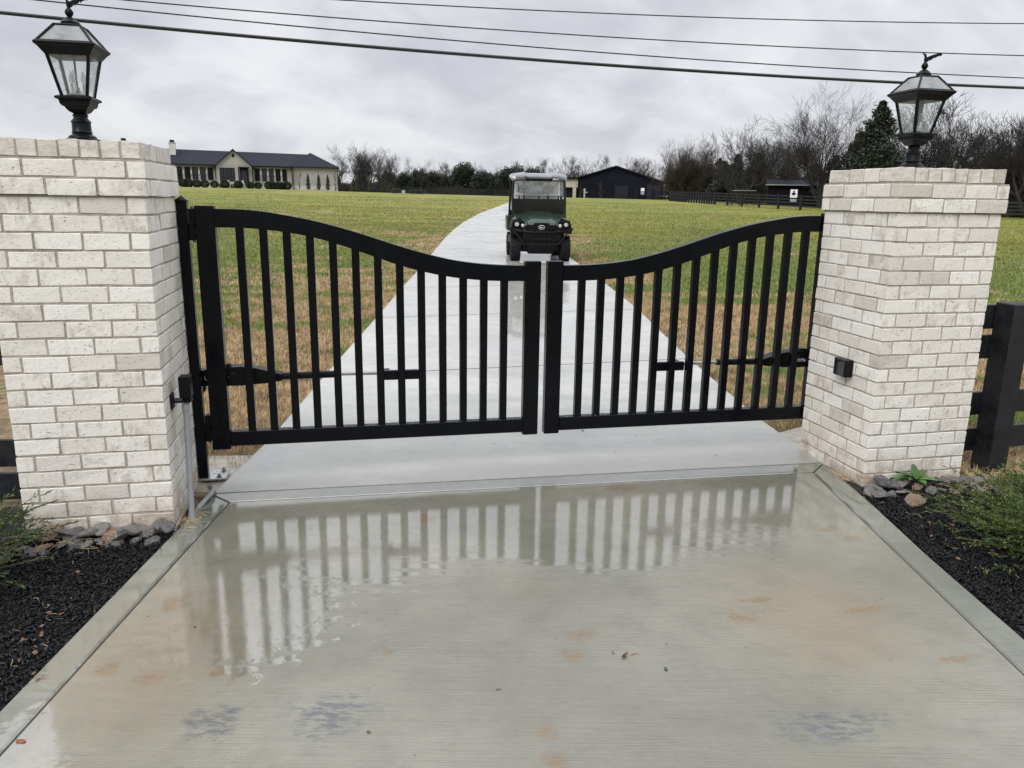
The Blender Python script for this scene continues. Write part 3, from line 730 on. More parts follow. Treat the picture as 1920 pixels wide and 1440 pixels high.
# hinge post with hinges and base plate
root = empty('hinge_post', (-.831, 4.446, 0)); tag(root, 'black steel hinge post bolted to a plate beside the left pillar', 'post')
MB().cbox((-.0265, -.0265, 0), (.0265, .0265, 1.545), .004).build('post', M['gate'], root)
MB().lathe([(.030, 1.545), (.030, 1.553), (.002, 1.575)], 4, square=True).build('post_cap', M['gate'], root)
for z0_, z1_, z2_ in ((1.345, 1.415, 1.51), (.225, .30, .375)):
    hb = MB().cbox((.027, -.022, z0_), (.058, .018, z1_+.02), .003).build('hinge', M['gate'], root)
    MB().cbox((.030, -.015, z1_-.01), (.066, .022, z2_), .003).build('hinge_block', M['gate'], hb)
    MB().tube([(.047, -.002, z0_-.012), (.047, -.002, z2_+.012)], .008, 8).build('hinge_pin', M['bolt'], hb)
bp = MB().cbox((-.028, -.045, 0.), (.125, .11, .012), .002).build('base_plate', M['galv'], root)
for px_, py_ in ((.095, .082), (.085, -.025), (0., .085)):
    MB().lathe([(.014, .012), (.014, .022), (.007, .0225), (.007, .034)], 6, (px_, py_, 0)).build('bolt', M['bolt'], bp)

# ---------------------------------------------------------------- gate openers
def opener(right, label):
    root = empty('gate_opener', (0, 4.545, 0)); tag(root, label, 'gate opener', 'linear gate openers')
    sx = (lambda x: x) if not right else (lambda x: 2.267-x)   # mirrored about the gate centre
    def X2(pts): return [(sx(p[0]), p[1]) for p in pts]
    body = [(a_, .583+(b_-.583)*.74) for a_, b_ in [(-.86, .515), (-.86, .620), (-.74, .652), (-.60, .655), (-.52, .640), (-.43, .605), (-.38, .585), (-.38, .535), (-.46, .520), (-.62, .505)]]
    mb = MB().prism(X2(body), -.042, .042, 'y'); mb.build('motor_housing', M['plastic'], root)
    MB().prism(X2([(-.715, .632), (-.655, .634), (-.66, .648), (-.71, .648)]), -.02, .02, 'y').build('release_knob', M['plastic'], root)
    MB().prism(X2([(-.652, .592), (-.634, .592), (-.634, .606), (-.652, .606)]), -.0435, -.0422, 'y').build('label', M['red'], root)
    MB().prism(X2([(-.650, .5945), (-.636, .5945), (-.636, .6035), (-.650, .6035)]), -.0441, -.0436, 'y').build('label', M['plastic'], root)
    # maker's lettering, most of it behind the gate bars
    try:
        tc = bpy.data.curves.new('lettering', 'FONT'); tc.body = 'LiftMaster'; tc.size = .032; tc.extrude = .0004
        to = bpy.data.objects.new('lettering', tc); COL.objects.link(to)
        dg = bpy.context.evaluated_depsgraph_get(); me = bpy.data.meshes.new_from_object(to.evaluated_get(dg)); COL.objects.unlink(to)
        bpy.data.objects.remove(to); me.materials.clear(); me.materials.append(M['white'])
        lo = bpy.data.objects.new('lettering', me); COL.objects.link(lo); lo.parent = root
        lo.rotation_euler = (R(90), 0, 0); lo.location = (-.80 if not right else sx(-.62), -.0428, .565)
    except Exception: pass
    MB().tube([(sx(-.39), 0, .565), (sx(-.08), 0, .568)], .021, 14).build('tube', M['plastic'], root, True)
    MB().tube([(sx(-.085), 0, .568), (sx(.205), 0, .566)], .0105, 12).build('rod', M['rod'], root, True)
    MB().box((min(sx(.19), sx(.235)), -.055, .545), (max(sx(.19), sx(.235)), .015, .590)).build('bracket', M['plastic'], root)
    MB().prism(X2([(-.86, .44), (-.80, .50), (-.80, .62), (-.86, .60)]), -.03, .03, 'y').build('bracket', M['plastic'], root)
    return root
opener(False, 'black gate opener arm with small red label behind the left gate leaf')
opener(True, 'black gate opener arm behind the right gate leaf, partly hidden by the right pillar')

# ---------------------------------------------------------------- photo eyes, conduit
root = empty('photo_eye', (-.805, 3.945, .61)); tag(root, 'black photo eye box on a bracket beside the left pillar', 'sensor')
MB().cbox((-.012, -.030, .0), (.042, .036, .108), .004).build('housing', M['plastic'], root)
MB().cbox((-.055, -.03, -.055), (-.047, .03, .02), .001).build('bracket', M['plastic'], root)
MB().box((-.047, -.03, -.022), (.04, .035, -.012)).build('bracket', M['plastic'], root)
MB().tube([(.012, 0, -.012), (.012, 0, .0)], .016, 12).build('collar', M['plastic'], root)
o = MB().tube([(0, 0, .0), (0, 0, .52), (0, 0, .575)], [.0145, .0145, .0145], 14)
o.tube([(0, 0, .55), (0, 0, .585)], .0185, 14); o.tube([(0, 0, -.02), (0, 0, .03)], .0185, 14)
o = o.build('conduit', M['conduit'], None, True); o.location = (-.795, 3.86, 0.); o.rotation_euler = (R(-8.), R(0), 0)
tag(o, 'straight grey conduit running up the side of the left pillar', 'conduit')
pts = [(-.80, 3.96, -.03), (-.79, 4.0, .0), (-.765, 4.06, .018), (-.745, 4.14, .022), (-.745, 4.22, .018), (-.765, 4.30, .004), (-.80, 4.36, -.02)]
o = MB().tube(pts, .0125, 12).build('flexible_conduit', M['conduit'], None, True); tag(o, 'short curved grey conduit lying on the ground by the base plate', 'conduit')
root = empty('photo_eye', (2.918, 4.0, .63)); tag(root, 'small black box fixed to the inner face of the right pillar', 'sensor')
MB().cbox((-.052, -.058, -.045), (0, .058, .058), .003).build('hood', M['plastic'], root)
MB().cbox((-.056, -.050, -.040), (-.0522, .050, .053), .001).build('lens', M['pane'], root)

# ---------------------------------------------------------------- board fences at the gate
def board_fence(x0, x1, y0, y1, posts, label, tops=(1.005, .82, .46, .225)):
    root = empty('board_fence', (x0, y0, 0)); tag(root, label, 'fence', 'black board fences beside the pillars')
    ang = math.atan2(y1-y0, x1-x0); root.rotation_euler = (0, 0, ang); L_ = math.hypot(x1-x0, y1-y0)
    for s_ in posts: MB().cbox((s_-.07, -.075, -.1), (s_+.07, .065, 1.025), .006).build('post', M['fence'], root)
    ps = [0.]+[q for q in posts if 0 < q < L_]+[L_]
    for zt in tops:
        for a, b_ in zip(ps[:-1], ps[1:]):
            MB().cbox((a+.002, .067, zt-.145), (b_-.002, .092, zt), .002).build('rail', M['fence'], root)
    return root
board_fence(3.585, 14.0, 3.86, 4.6, (.33, 2.6, 5.0, 7.4, 9.8), 'black four board fence running right from the right pillar')
board_fence(-12.0, -1.525, 4.9, 4.15, (.2, 2.6, 5.0, 7.4, 9.75), 'black four board fence running left from the left pillar', (1.1, .88, .345, .165))

# ---------------------------------------------------------------- rocks
def rock_mesh(seed, flat):
    r_ = random.Random(seed); bm = bmesh.new()
    for i in range(16):
        v = Vector((r_.gauss(0, 1), r_.gauss(0, 1), r_.gauss(0, 1))).normalized()*r_.uniform(.82, 1.05); v.z *= flat
        bm.verts.new(v)
    ret = bmesh.ops.convex_hull(bm, input=list(bm.verts)); 
    bmesh.ops.delete(bm, geom=[v for v in bm.verts if not v.link_faces], context='VERTS')
    bmesh.ops.bevel(bm, geom=list(bm.edges), offset=.05, segments=1, affect='EDGES')
    me = bpy.data.meshes.new('rock'); bm.to_mesh(me); bm.free(); me.materials.append(M['rock']); return me
RK = [rock_mesh(i, [.6, .75, .5, .4, .85][i % 5]) for i in range(12)]
rr = random.Random(21)
def rock(x, y, z_, s_, grp, label):
    o = bpy.data.objects.new('rock', rr.choice(RK)); COL.objects.link(o); o.location = (x, y, z_)
    o.scale = (s_*rr.uniform(.9, 1.35), s_*rr.uniform(.75, 1.1), s_*rr.uniform(.7, 1.)); o.rotation_euler = (rr.uniform(-.4, .4), rr.uniform(-.4, .4), rr.uniform(0, 6.28))
    tag(o, label, 'rock', grp)
ORD = ['first','second','third','fourth','fifth','sixth','seventh','eighth','ninth','tenth','eleventh','twelfth','thirteenth','fourteenth','fifteenth','sixteenth','seventeenth','eighteenth','nineteenth','twentieth']
gl = 'rocks along the foot of the left pillar'; ll = 'grey rock in the row of rocks along the foot of the left pillar'
for i in range(15): rock(-1.60+i*.052+rr.uniform(-.012, .012), 3.735+rr.uniform(-.03, .015), rr.uniform(.0, .03), rr.uniform(.040, .066), gl, ORD[i]+' rock from the left in the back row against the left pillar')
for i in range(11): rock(-1.62+i*.068+rr.uniform(-.015, .015), 3.655+rr.uniform(-.025, .025), rr.uniform(-.02, .0), rr.uniform(.032, .050), gl, ORD[i]+' rock from the left in the middle row before the left pillar')
for i in range(8): rock(-1.62+i*.05+rr.uniform(-.02, .02), 3.60+rr.uniform(-.04, .03), -.018, rr.uniform(.022, .04), gl, ORD[i]+' small rock from the left in the front row at the left pillar mulch')
for i, q in enumerate(((-.79, 3.93), (-.815, 3.98), (-.80, 4.03), (-.83, 4.07))): rock(*q, -.01, .022, gl, 'small dark rock beside the conduit of the left pillar, '+ORD[i]+' counting from the camera side')
rock(-1.56, 3.585, .0, .07, None, 'large pale rock at the left end of the left rock row')
gr_ = 'rocks along the foot of the right pillar'; lr_ = 'grey rock in the row of rocks along the foot of the right pillar'
for i in range(17): rock(2.93+i*.062+rr.uniform(-.015, .015), 3.665-max(0, i-8)*.02+rr.uniform(-.03, .02), rr.uniform(.0, .03), rr.uniform(.038, .062), gr_, ORD[i]+' rock from the left in the back row against the right pillar')
for i in range(14): rock(2.90+i*.068+rr.uniform(-.02, .02), 3.57-max(0, i-8)*.022+rr.uniform(-.03, .03), rr.uniform(-.02, .01), rr.uniform(.03, .055), gr_, ORD[i]+' rock from the left in the front row before the right pillar')
rock(3.02, 3.43, .0, .058, None, 'pale grey rock lying in front of the right rock row on the mulch')
rock(2.87, 3.60, -.005, .06, None, 'brown rock at the slab edge by the right pillar corner')
rock(3.66, 3.42, .0, .10, None, 'large flat grey rock before the right fence post')
for k in range(5): rock(3.80+k*.09, 3.36+k*.03, .0, rr.uniform(.05, .08), gr_, ORD[k]+' rock from the left in the group right of the large flat rock')

# ---------------------------------------------------------------- broad-leaved weed
root = empty('broadleaf_weed', (3.20, 3.645, .03)); tag(root, 'green broadleaf weed growing among the rocks by the right pillar', 'weed')
wr = random.Random(4)
for i, (a, L_, el) in enumerate(((2.9, .16, .35), (2.55, .13, .6), (1.7, .13, 1.25), (.5, .16, .5), (.0, .20, .15), (-.6, .12, .4), (3.6, .10, .5), (4.6, .10, .35), (1.1, .11, .8))):
    mb = MB(); n = 8; q = Matrix.Rotation(a, 3, 'Z'); vs = []
    for k in range(n+1):
        u_ = k/n; w_ = .026*math.sin(math.pi*min(1, u_*.93+.05))**.8*(1-.15*u_); d_ = L_*u_
        zz = L_*math.sin(el)*u_-.05*u_*u_*L_/.15; xx = d_*math.cos(el)
        for sgn in (-1, 0, 1): vs.append(q @ Vector((xx, sgn*w_, zz+abs(sgn)*.010)))
    nv = len(vs); vs += [v-Vector((0, 0, .0012)) for v in vs]
    fs = [(k*3+j, k*3+j+1, (k+1)*3+j+1, (k+1)*3+j) for k in range(n) for j in (0, 1)]
    fs += [tuple(nv+x for x in reversed(f)) for f in fs]
    mb.add(vs, fs); mb.build('leaf', M['weed'], root, True)

# ---------------------------------------------------------------- junipers
def juniper(cx, cy, rad, hgt, nb, seed, label, bias=0.):
    root = empty('juniper_bush', (cx, cy, -.03)); tag(root, label, 'juniper', 'juniper bushes in the mulch beds')
    r_ = np.random.RandomState(seed); br = MB(); tris = []
    for i in range(nb):
        a = r_.uniform(0, 2*np.pi); el = r_.uniform(.08, 1.15)
        L_ = rad*r_.uniform(.65, 1.12)*(1 if r_.rand() > .07 else 1.22)*(1+.15*math.cos(a-bias)); dirh = np.array([math.cos(a), math.sin(a), 0])
        n = 9; pts = []
        for k in range(n+1):
            u_ = k/n; pts.append(dirh*L_*u_*math.cos(el*(1-.35*u_))+np.array([0, 0, 1])*(hgt*1.15*math.sin(el)*u_**.85+.03+.05*u_*u_))
        pts = [p_+r_.normal(0, .006, 3) for p_ in pts]
        br.tube([tuple(p_) for p_ in pts[:-2]], [.0035*(1-.9*k/n) for k in range(n)], 3, False)
        P = np.array(pts)
        ns = 30
        for s_ in range(ns):   # side sprays, tighter to the tip, forming plumes
            u_ = .22+.78*(s_+r_.rand())/ns; j = min(int(u_*n), n-1); f = u_*n-j; p0 = P[j]*(1-f)+P[j+1]*f
            tg = P[j+1]-P[j]; tg /= np.linalg.norm(tg)+1e-9
            rv = r_.normal(0, 1, 3); side = np.cross(tg, rv); side /= np.linalg.norm(side)+1e-9
            d_ = tg*r_.uniform(.8, 1.1)+side*r_.uniform(.3, .6); d_ /= np.linalg.norm(d_)
            sl = r_.uniform(.035, .075)*(1.15-.65*u_)
            m_ = 11
            for q in range(m_):
                b0 = p0+d_*sl*q/m_; nd = d_*1.+r_.normal(0, .45, 3); nd /= np.linalg.norm(nd)
                wv = np.cross(nd, r_.normal(0, 1, 3)); wv /= np.linalg.norm(wv)+1e-9; l2 = r_.uniform(.009, .019); w2 = .0024
                tris.append((b0-wv*w2, b0+wv*w2, b0+nd*l2))
    V_ = np.array(tris).reshape(-1, 3); o = raw('foliage', V_, np.arange(len(V_)).reshape(-1, 3), M['juniper'], root); o['kind'] = 'stuff'
    b_ = br.build('branches', M['bark_brown'], root); b_['kind'] = 'stuff'
    return root
juniper(3.40, 2.66, .60, .22, 330, 1, 'green juniper bush in the mulch bed right of the slab', math.pi*.75)
juniper(3.78, 3.02, .42, .20, 150, 3, 'second green juniper behind the nearer one, right of the slab', math.pi*.75)
juniper(-1.88, 3.38, .50, .20, 260, 2, 'green juniper bush in the mulch bed left of the slab', 0)
# long stray juniper shoots
def shoot(pts, seed, label):
    r_ = np.random.RandomState(seed); root = empty('juniper_shoot', pts[0]); tag(root, label, 'juniper shoot')
    P = np.array(pts)-np.array(pts[0]); MB().tube([tuple(p_) for p_ in P], [.003*(1-.7*i/len(P))+.0006 for i in range(len(P))], 5, False).build('stem', M['bark_brown'], root)
    tris = []
    for k in range(260):
        u_ = r_.rand()**.8*(len(P)-1.001); j = int(u_); p0 = P[j]*(1-u_+j)+P[j+1]*(u_-j); tg = P[j+1]-P[j]; tg /= np.linalg.norm(tg)
        nd = tg+r_.normal(0, .45, 3); nd /= np.linalg.norm(nd); wv = np.cross(nd, r_.normal(0, 1, 3)); wv /= np.linalg.norm(wv); tris.append((p0-wv*.0014, p0+wv*.0014, p0+nd*r_.uniform(.01, .02)))
    V_ = np.array(tris).reshape(-1, 3); o = raw('needles', V_, np.arange(len(V_)).reshape(-1, 3), M['juniper'], root); o['kind'] = 'stuff'
shoot([(-1.60, 3.45, .08), (-1.52, 3.50, .14), (-1.45, 3.53, .19), (-1.38, 3.56, .225), (-1.30, 3.60, .24)], 1, 'long thin juniper shoot reaching over the rocks of the left pillar')
shoot([(-1.55, 3.22, .06), (-1.45, 3.24, .09), (-1.34, 3.27, .10), (-1.24, 3.30, .10)], 2, 'pale juniper shoot low over the black mulch on the left')
shoot([(2.95, 2.95, .10), (2.85, 3.00, .16), (2.76, 3.05, .20), (2.68, 3.10, .215)], 3, 'pale juniper shoot leaning over the mulch toward the right slab edge')

# ---------------------------------------------------------------- leaves and twigs on the ground
def leaf(x, y, z_, s_, mt_, label, curl=.4, rz=None):
    q = random.Random(int(x*1000)); n = 9; vs = [(0, 0, 0)]
    for k in range(n):
        a = 2*math.pi*k/n; rr_ = s_*(q.uniform(.6, 1.1)); vs.append((rr_*math.cos(a)*1.2, rr_*math.sin(a)*.7, s_*curl*q.uniform(0, .8)))
    nv = len(vs); vs += [(v[0], v[1], v[2]+.0012) for v in vs]
    fs = [(0, 1+k, 1+(k+1) % n) for k in range(n)]; fs += [tuple(nv+i for i in f) for f in fs]
    o = MB().add(vs, fs).build('fallen_leaf', mt_); o.location = (x, y, z_+.001); o.rotation_euler = (0, 0, q.uniform(0, 6)); tag(o, label, 'leaf'); return o
leaf(-.99, 2.235, -.001, .015, M['redleaf'], 'red brown leaf caught in the joint at the bottom left')
leaf(.93, 2.315, 0, .013, M['litter'], 'curled brown leaf right of the large rust stain', 1.2)
leaf(1.045, 2.215, 0, .010, M['darkleaf'], 'dark grey flat leaf scrap right of the slab middle', .1)
leaf(-.60, 2.80, 0, .006, M['darkleaf'], 'tiny dark leaf scrap near the left joint of the slab', .3)
leaf(.02, 2.08, 0, .007, M['litter'], 'dark brown leaf scrap below the bluish scuff mark', .5)
leaf(1.6, 5.0, 0, .012, M['darkleaf'], 'small dark leaf on the wet drive just past the gate', .5)
def twig(x, y, L_, a, label, z_=.0015, mt_='litter', r_=.0012):
    o = MB().tube([(0, 0, 0), (L_*.5, .004, .001), (L_, -.002, 0)], [r_, r_, r_*.5], 5).build('twig', M[mt_]); o.location = (x, y, z_); o.rotation_euler = (0, 0, a); tag(o, label, 'twig')
twig(.895, 2.335, .030, 1.3, 'short twig standing beside the curled brown leaf')
twig(.955, 2.318, .030, .2, 'thin orange brown twig right of the curled leaf', mt_='redleaf')
twig(.44, 2.21, .02, .1, 'tiny twig near the middle of the slab')
tr_ = random.Random(8)
sp = MB()
for i in range(420):
    x = tr_.uniform(-.9, 2.7); y = tr_.choice((tr_.uniform(1.8, 4), tr_.uniform(4.3, 7.4), tr_.uniform(5, 8)))
    if y > 4 and (x < -.3+(y-4)*.15): continue
    s_ = tr_.uniform(.0010, .0042)*(1 if y > 4 else .6); a = tr_.uniform(0, 3.1); L_ = s_*tr_.uniform(1, 4.5)
    sp.add([(x-L_*math.cos(a), y-L_*math.sin(a), .0), (x+s_*math.sin(a), y-s_*math.cos(a), .0005), (x+L_*math.cos(a), y+L_*math.sin(a), .0), (x-s_*math.sin(a), y+s_*math.cos(a), .0005), (x, y, s_*.6)], [(0,1,4),(1,2,4),(2,3,4),(3,0,4)])
o = sp.build('slab_debris', M['darkleaf']); tag(o, 'tiny specks of leaf and bark scattered over the wet concrete', 'debris', kind='stuff')
# straw and litter at the pillar feet
st = MB()
def straw(cx, cy, rx, ry, n, z0_=0., L0=.03, L1=.09):
    for i in range(n):
        x, y = cx+tr_.gauss(0, rx), cy+tr_.gauss(0, ry); a = tr_.uniform(0, 6.28); L_ = tr_.uniform(L0, L1); e_ = tr_.uniform(0, .35)
        st.tube([(x, y, z0_), (x+L_*.5*math.cos(a), y+L_*.5*math.sin(a), z0_+L_*e_), (x+L_*math.cos(a+.3), y+L_*math.sin(a+.3), z0_+L_*e_*.6)], .0009, 3, False)
straw(-.80, 3.86, .03, .06, 60, .0); straw(-1.35, 3.6, .15, .05, 40, .02); straw(2.86, 3.85, .03, .05, 30, .0); straw(3.8, 3.62, .25, .10, 260, .0, .04, .12)
straw(-1.2, 2.9, .06, .35, 16, -.012, .02, .05); straw(2.95, 3.0, .15, .3, 16, -.005, .02, .06); straw(-.83, 4.15, .02, .08, 50, -.01)
o = st.build('straw_litter', M['stalk']); tag(o, 'loose dry grass stems at the feet of the pillars and in the beds', 'straw', kind='stuff')
lt = MB()
for i in range(60):
    c = tr_.choice(((-1.13, 2.9, .05, .35), (-.83, 3.95, .02, .15), (3.8, 3.7, .25, .12), (2.95, 3.0, .10, .25)))
    x, y = tr_.gauss(c[0], c[2]), tr_.gauss(c[1], c[3]); s_ = tr_.uniform(.005, .014); a = tr_.uniform(0, 6)
    if x > -1.0 and x < 2.6: continue
    lt.add([(x+s_*math.cos(a+k), y+s_*math.sin(a+k), -.005+tr_.uniform(0, .01)) for k in (0, 1.3, 2.9, 4.4)]+[(x, y, -.001+s_*.5)], [(0,1,4),(1,2,4),(2,3,4),(3,0,4)])
o = lt.build('leaf_litter', M['litter']); tag(o, 'small brown leaf scraps along the edges of the mulch beds', 'leaf litter', kind='stuff')

# ================================================================ UTILITY VEHICLE
U = empty('utility_vehicle', (4.94, 19.55, 0), R(-9)); U.scale = (1.05, 1., .975); tag(U, 'dark green off road utility vehicle with grey roof parked facing the gate on the drive', 'utility vehicle')
def ub(nm, a, b_, mt_, ch=.01, parent=U): return MB().cbox(a, b_, ch).build(nm, M[mt_], parent)
for sx in (-1, 1):
    for yy in (.33, 2.35):
        w_ = empty('wheel', (sx*.615, yy, .325), 0, U)
        prof = [(.17, -.105), (.27, -.125), (.315, -.115), (.325, -.05), (.328, .0), (.325, .05), (.315, .115), (.27, .125), (.17, .105)]
        mb = MB(); n = 28; vs = []; fs = []
        for r_, x_ in prof:
            for k in range(n): a = 2*math.pi*k/n; vs.append((x_, r_*math.cos(a), r_*math.sin(a)))
        for i in range(len(prof)-1):
            for k in range(n): fs.append((i*n+k, i*n+(k+1) % n, (i+1)*n+(k+1) % n, (i+1)*n+k))
        mb.add(vs, fs)
        for k in range(18):   # lugs
            for s2 in (-1, 1):
                a = 2*math.pi*(k+(.5 if s2 > 0 else 0))/18; q = Matrix.Rotation(a, 3, 'X') @ Matrix.Rotation(s2*.35, 3, 'Z')
                mb.box((min(s2*.01, s2*.115), -.020, .312), (max(s2*.01, s2*.115), .020, .345), q)
        mb.build('tyre', M['tyre'], w_)
        MB().tube([(-.09, 0, 0), (.09, 0, 0)], .17, 20).build('rim', M['uv_black'], w_)
# lower body
MB().prism([(-.42, .30), (.42, .30), (.47, .55), (.60, .72), (-.60, .72), (-.47, .55)], .12, 2.9, 'y').build('chassis', M['uv_black'], U)
ub('axle', (-.52, .26, .24), (.52, .42, .40), 'uv_black', .02); ub('axle', (-.52, 2.25, .24), (.52, 2.45, .40), 'uv_black', .02)
MB().prism([(-.30, .20), (.30, .20), (.36, .34), (-.36, .34)], .05, .9, 'y').build('skid_plate', M['uv_black'], U)
# fenders & front fascia
for sx in (-1, 1):
    poly = [(sx*.40, .76), (sx*.74, .72), (sx*.76, .82), (sx*.70, 1.06), (sx*.52, 1.12), (sx*.40, 1.0)]
    MB().prism(poly, .02, .85, 'y').build('front_fender', M['uv_black'], U)
    ub('rear_fender', (min(sx*.52, sx*.76), 1.95, .72), (max(sx*.52, sx*.76), 2.9, 1.15), 'uv_green', .03)
    ub('door_sill', (min(sx*.5, sx*.72), .85, .42), (max(sx*.5, sx*.72), 1.95, .62), 'uv_black', .02)
    for px_, r_ in ((.60, .054), (.455, .045)):
        pod = MB().tube([(sx*px_, .03, .965-(.03 if px_ < .5 else 0)), (sx*px_, -.035, .965-(.03 if px_ < .5 else 0))], r_+.016, 18).build('headlight', M['uv_black'], U)
        MB().lathe([(r_, 0), (r_*.9, .012), (r_*.5, .022), (.004, .026)], 18).build('lens', M['uv_lamp'], pod, True)
        l = pod.children[0]; l.rotation_euler = (R(90), 0, 0); l.location = (sx*px_, -.034, .965-(.03 if px_ < .5 else 0))
# hood: sloped green shell with raised centre
n = 12; prof_y = [(-.01, .955, .0), (.04, 1.01, .0), (.15, 1.06, 0), (.5, 1.15, 0), (.92, 1.24, 0)]
vs = []; xs_ = [-.66, -.60, -.40, -.33, -.27, 0, .27, .33, .40, .60, .66]; hz = [-.12, -.03, 0, .0, .045, .05, .045, 0, 0, -.03, -.12]
for j, (yy, zz, _) in enumerate(prof_y):
    sq = [.62, .78, .90, .98, 1.][j]
    for x_, h_ in zip(xs_, hz): vs.append((x_*sq*(1.02), yy, zz+h_))
nx = len(xs_); fs = [(j*nx+i, j*nx+i+1, (j+1)*nx+i+1, (j+1)*nx+i) for j in range(len(prof_y)-1) for i in range(nx-1)]
nv = len(vs); vs += [(v[0]*.97, v[1]+.02, v[2]-.05) for v in vs]; fs += [tuple(nv+i for i in reversed(f)) for f in fs]
MB().add(vs, fs).build('hood', M['uv_green'], U, True)
MB().prism([(-.40, .83), (.40, .83), (.36, .955), (-.36, .955)], -.045, .10, 'y').build('grille', M['uv_black'], U)
em = empty('emblem', (0, -.05, .893), 0, U)
MB().prism([(.075*math.cos(a), .052*math.sin(a)) for a in np.linspace(0, 2*math.pi, 24, endpoint=False)], -.004, .0, 'y').build('badge', M['uv_black'], em)
rg = MB(); pts = [(.072*math.cos(a), -.006, .050*math.sin(a)) for a in np.linspace(0, 2*math.pi, 25)]; rg.tube(pts, .008, 6, False)
rg.box((-.04, -.010, -.034), (-.024, -.004, .034)); rg.box((-.03, -.010, -.006), (.02, -.004, .006), Matrix.Rotation(-.7, 3, 'Y')); rg.box((-.03, -.010, -.006), (.02, -.004, .006), Matrix.Rotation(.7, 3, 'Y')); rg.tube([(.012, -.007, -.006), (.04, -.007, -.012)], .009, 6)
rg.build('badge_mark', M['uv_lamp'], em)
# bumper cage
bp_ = MB()
bp_.tube([(-.78, .10, .86), (-.55, -.10, .80), (-.25, -.14, .77), (.25, -.14, .77), (.55, -.10, .80), (.78, .10, .86)], .026, 8)
for sx in (-1, 1):
    bp_.tube([(sx*.70, -.02, .83), (sx*.42, -.15, .47), (sx*.2, -.16, .46)], .020, 8)
    bp_.tube([(sx*.74, .06, .86), (sx*.68, -.07, 1.03), (sx*.58, -.08, 1.06), (sx*.36, -.06, 1.03), (sx*.31, -.08, .88)], .013, 6)
    bp_.tube([(sx*.19, -.16, .40), (sx*.19, -.15, .80)], .022, 8)
bp_.tube([(-.22, -.16, .60), (.22, -.16, .60)], .018, 8); bp_.tube([(-.22, -.16, .46), (.22, -.16, .46)], .02, 8)
bp_.build('front_guard', M['uv_black'], U, True)
MB().box((-.46, -.08, .55), (.46, -.02, .80)).build('front_panel', M['uv_black'], U)
MB().box((-.34, -.06, .34), (.34, .0, .55)).build('front_panel', M['uv_black'], U)
# cab
for sx in (-1, 1):
    MB().tube([(sx*.66, .88, 1.10), (sx*.665, .98, 1.70), (sx*.64, 1.06, 2.20)], .032, 8).build('cage_post', M['cage'], U, True)
    MB().tube([(sx*.70, 2.02, .95), (sx*.66, 2.0, 2.22)], .030, 8).build('cage_post', M['cage'], U, True)
    MB().tube([(sx*.64, 1.06, 2.20), (sx*.66, 2.0, 2.22)], .025, 8).build('cage_post', M['cage'], U, True)
MB().tube([(-.64, 1.06, 2.20), (.64, 1.06, 2.20)], .022, 8).build('cage_bar', M['cage'], U); MB().tube([(-.66, 2.0, 2.12), (.66, 2.0, 2.12)], .022, 8).build('cage_bar', M['cage'], U)
MB().prism([(-.655, 1.20), (.655, 1.20), (.66, 1.62), (-.66, 1.62)], .90, .915, 'y').build('lower_windshield', M['tint'], U)
MB().prism([(-.63, 1.68), (.63, 1.68), (.61, 2.16), (-.61, 2.16)], .99, 1.00, 'y').build('upper_windshield', M['shield'], U)
MB().tube([(-.60, .985, 1.69), (.60, .985, 1.69)], .008, 6).build('windshield_rail', M['cage'], U)
MB().tube([(-.60, .985, 2.10), (.60, .985, 2.10)], .008, 6).build('windshield_rail', M['cage'], U)
MB().tube([(-.56, .975, 2.02), (-.53, .96, 2.0), (-.52, .96, 1.82), (-.56, .975, 1.79)], .009, 6).build('grab_handle', M['cage'], U)
for x_ in (-.50, 0, .50): ub('clamp', (x_-.018, .96, 1.60), (x_+.018, .99, 1.70), 'uv_black', .003)
ub('dashboard', (-.62, .90, 1.05), (.62, 1.15, 1.25), 'uv_black', .03)
sw = MB(); sw.tube([(.32+.17*math.cos(a), 1.22+.05*math.sin(a), 1.38+.16*math.sin(a)) for a in np.linspace(0, 2*math.pi, 21)], .014, 6, False); sw.tube([(.32, 1.22, 1.38), (.32, 1.12, 1.2)], .02, 6); sw.box((.17, 1.205, 1.37), (.47, 1.225, 1.39)); sw.build('steering_wheel', M['uv_black'], U)
for sx in (-1, 1):
    s_ = empty('seat', (sx*.32, 1.7, .85), 0, U)
    MB().cbox((-.27, -.30, 0), (.27, .25, .16), .04).build('seat_cushion', M['seat'], s_); MB().cbox((-.26, .14, .16), (.26, .26, .74), .05).build('seat_back', M['seat'], s_)
    MB().cbox((-.15, .16, .92), (.15, .24, 1.14), .045).build('headrest', M['seat'], s_)
    MB().tube([(0, .2, .72), (0, .2, 1.2), (0, .3, 1.34)], .022, 6).build('headrest_post', M['cage'], s_)
ub('rear_view_mirror', (-.13, 1.08, 1.96), (.13, 1.11, 2.06), 'uv_black', .015)
MB().tube([(-.02, 1.09, 2.05), (0, 1.10, 2.19)], .03, 6).build('mirror_arm', M['uv_black'], U)
MB().box((-.61, 2.06, 1.60), (.61, 2.07, 2.14)).build('rear_window', M['fog'], U)
MB().box((-.22, 2.0, 1.74), (.22, 2.04, 1.82)).build('rear_shelf_bar', M['cage'], U)
MB().box((-.62, 2.03, 1.15), (.62, 2.05, 1.60)).build('rear_screen', M['uv_black'], U)
tb = MB().tube([(.30, 2.0, 1.70), (.62, 2.0, 2.12)], .012, 5); tb.build('rear_strut', M['cage'], U)
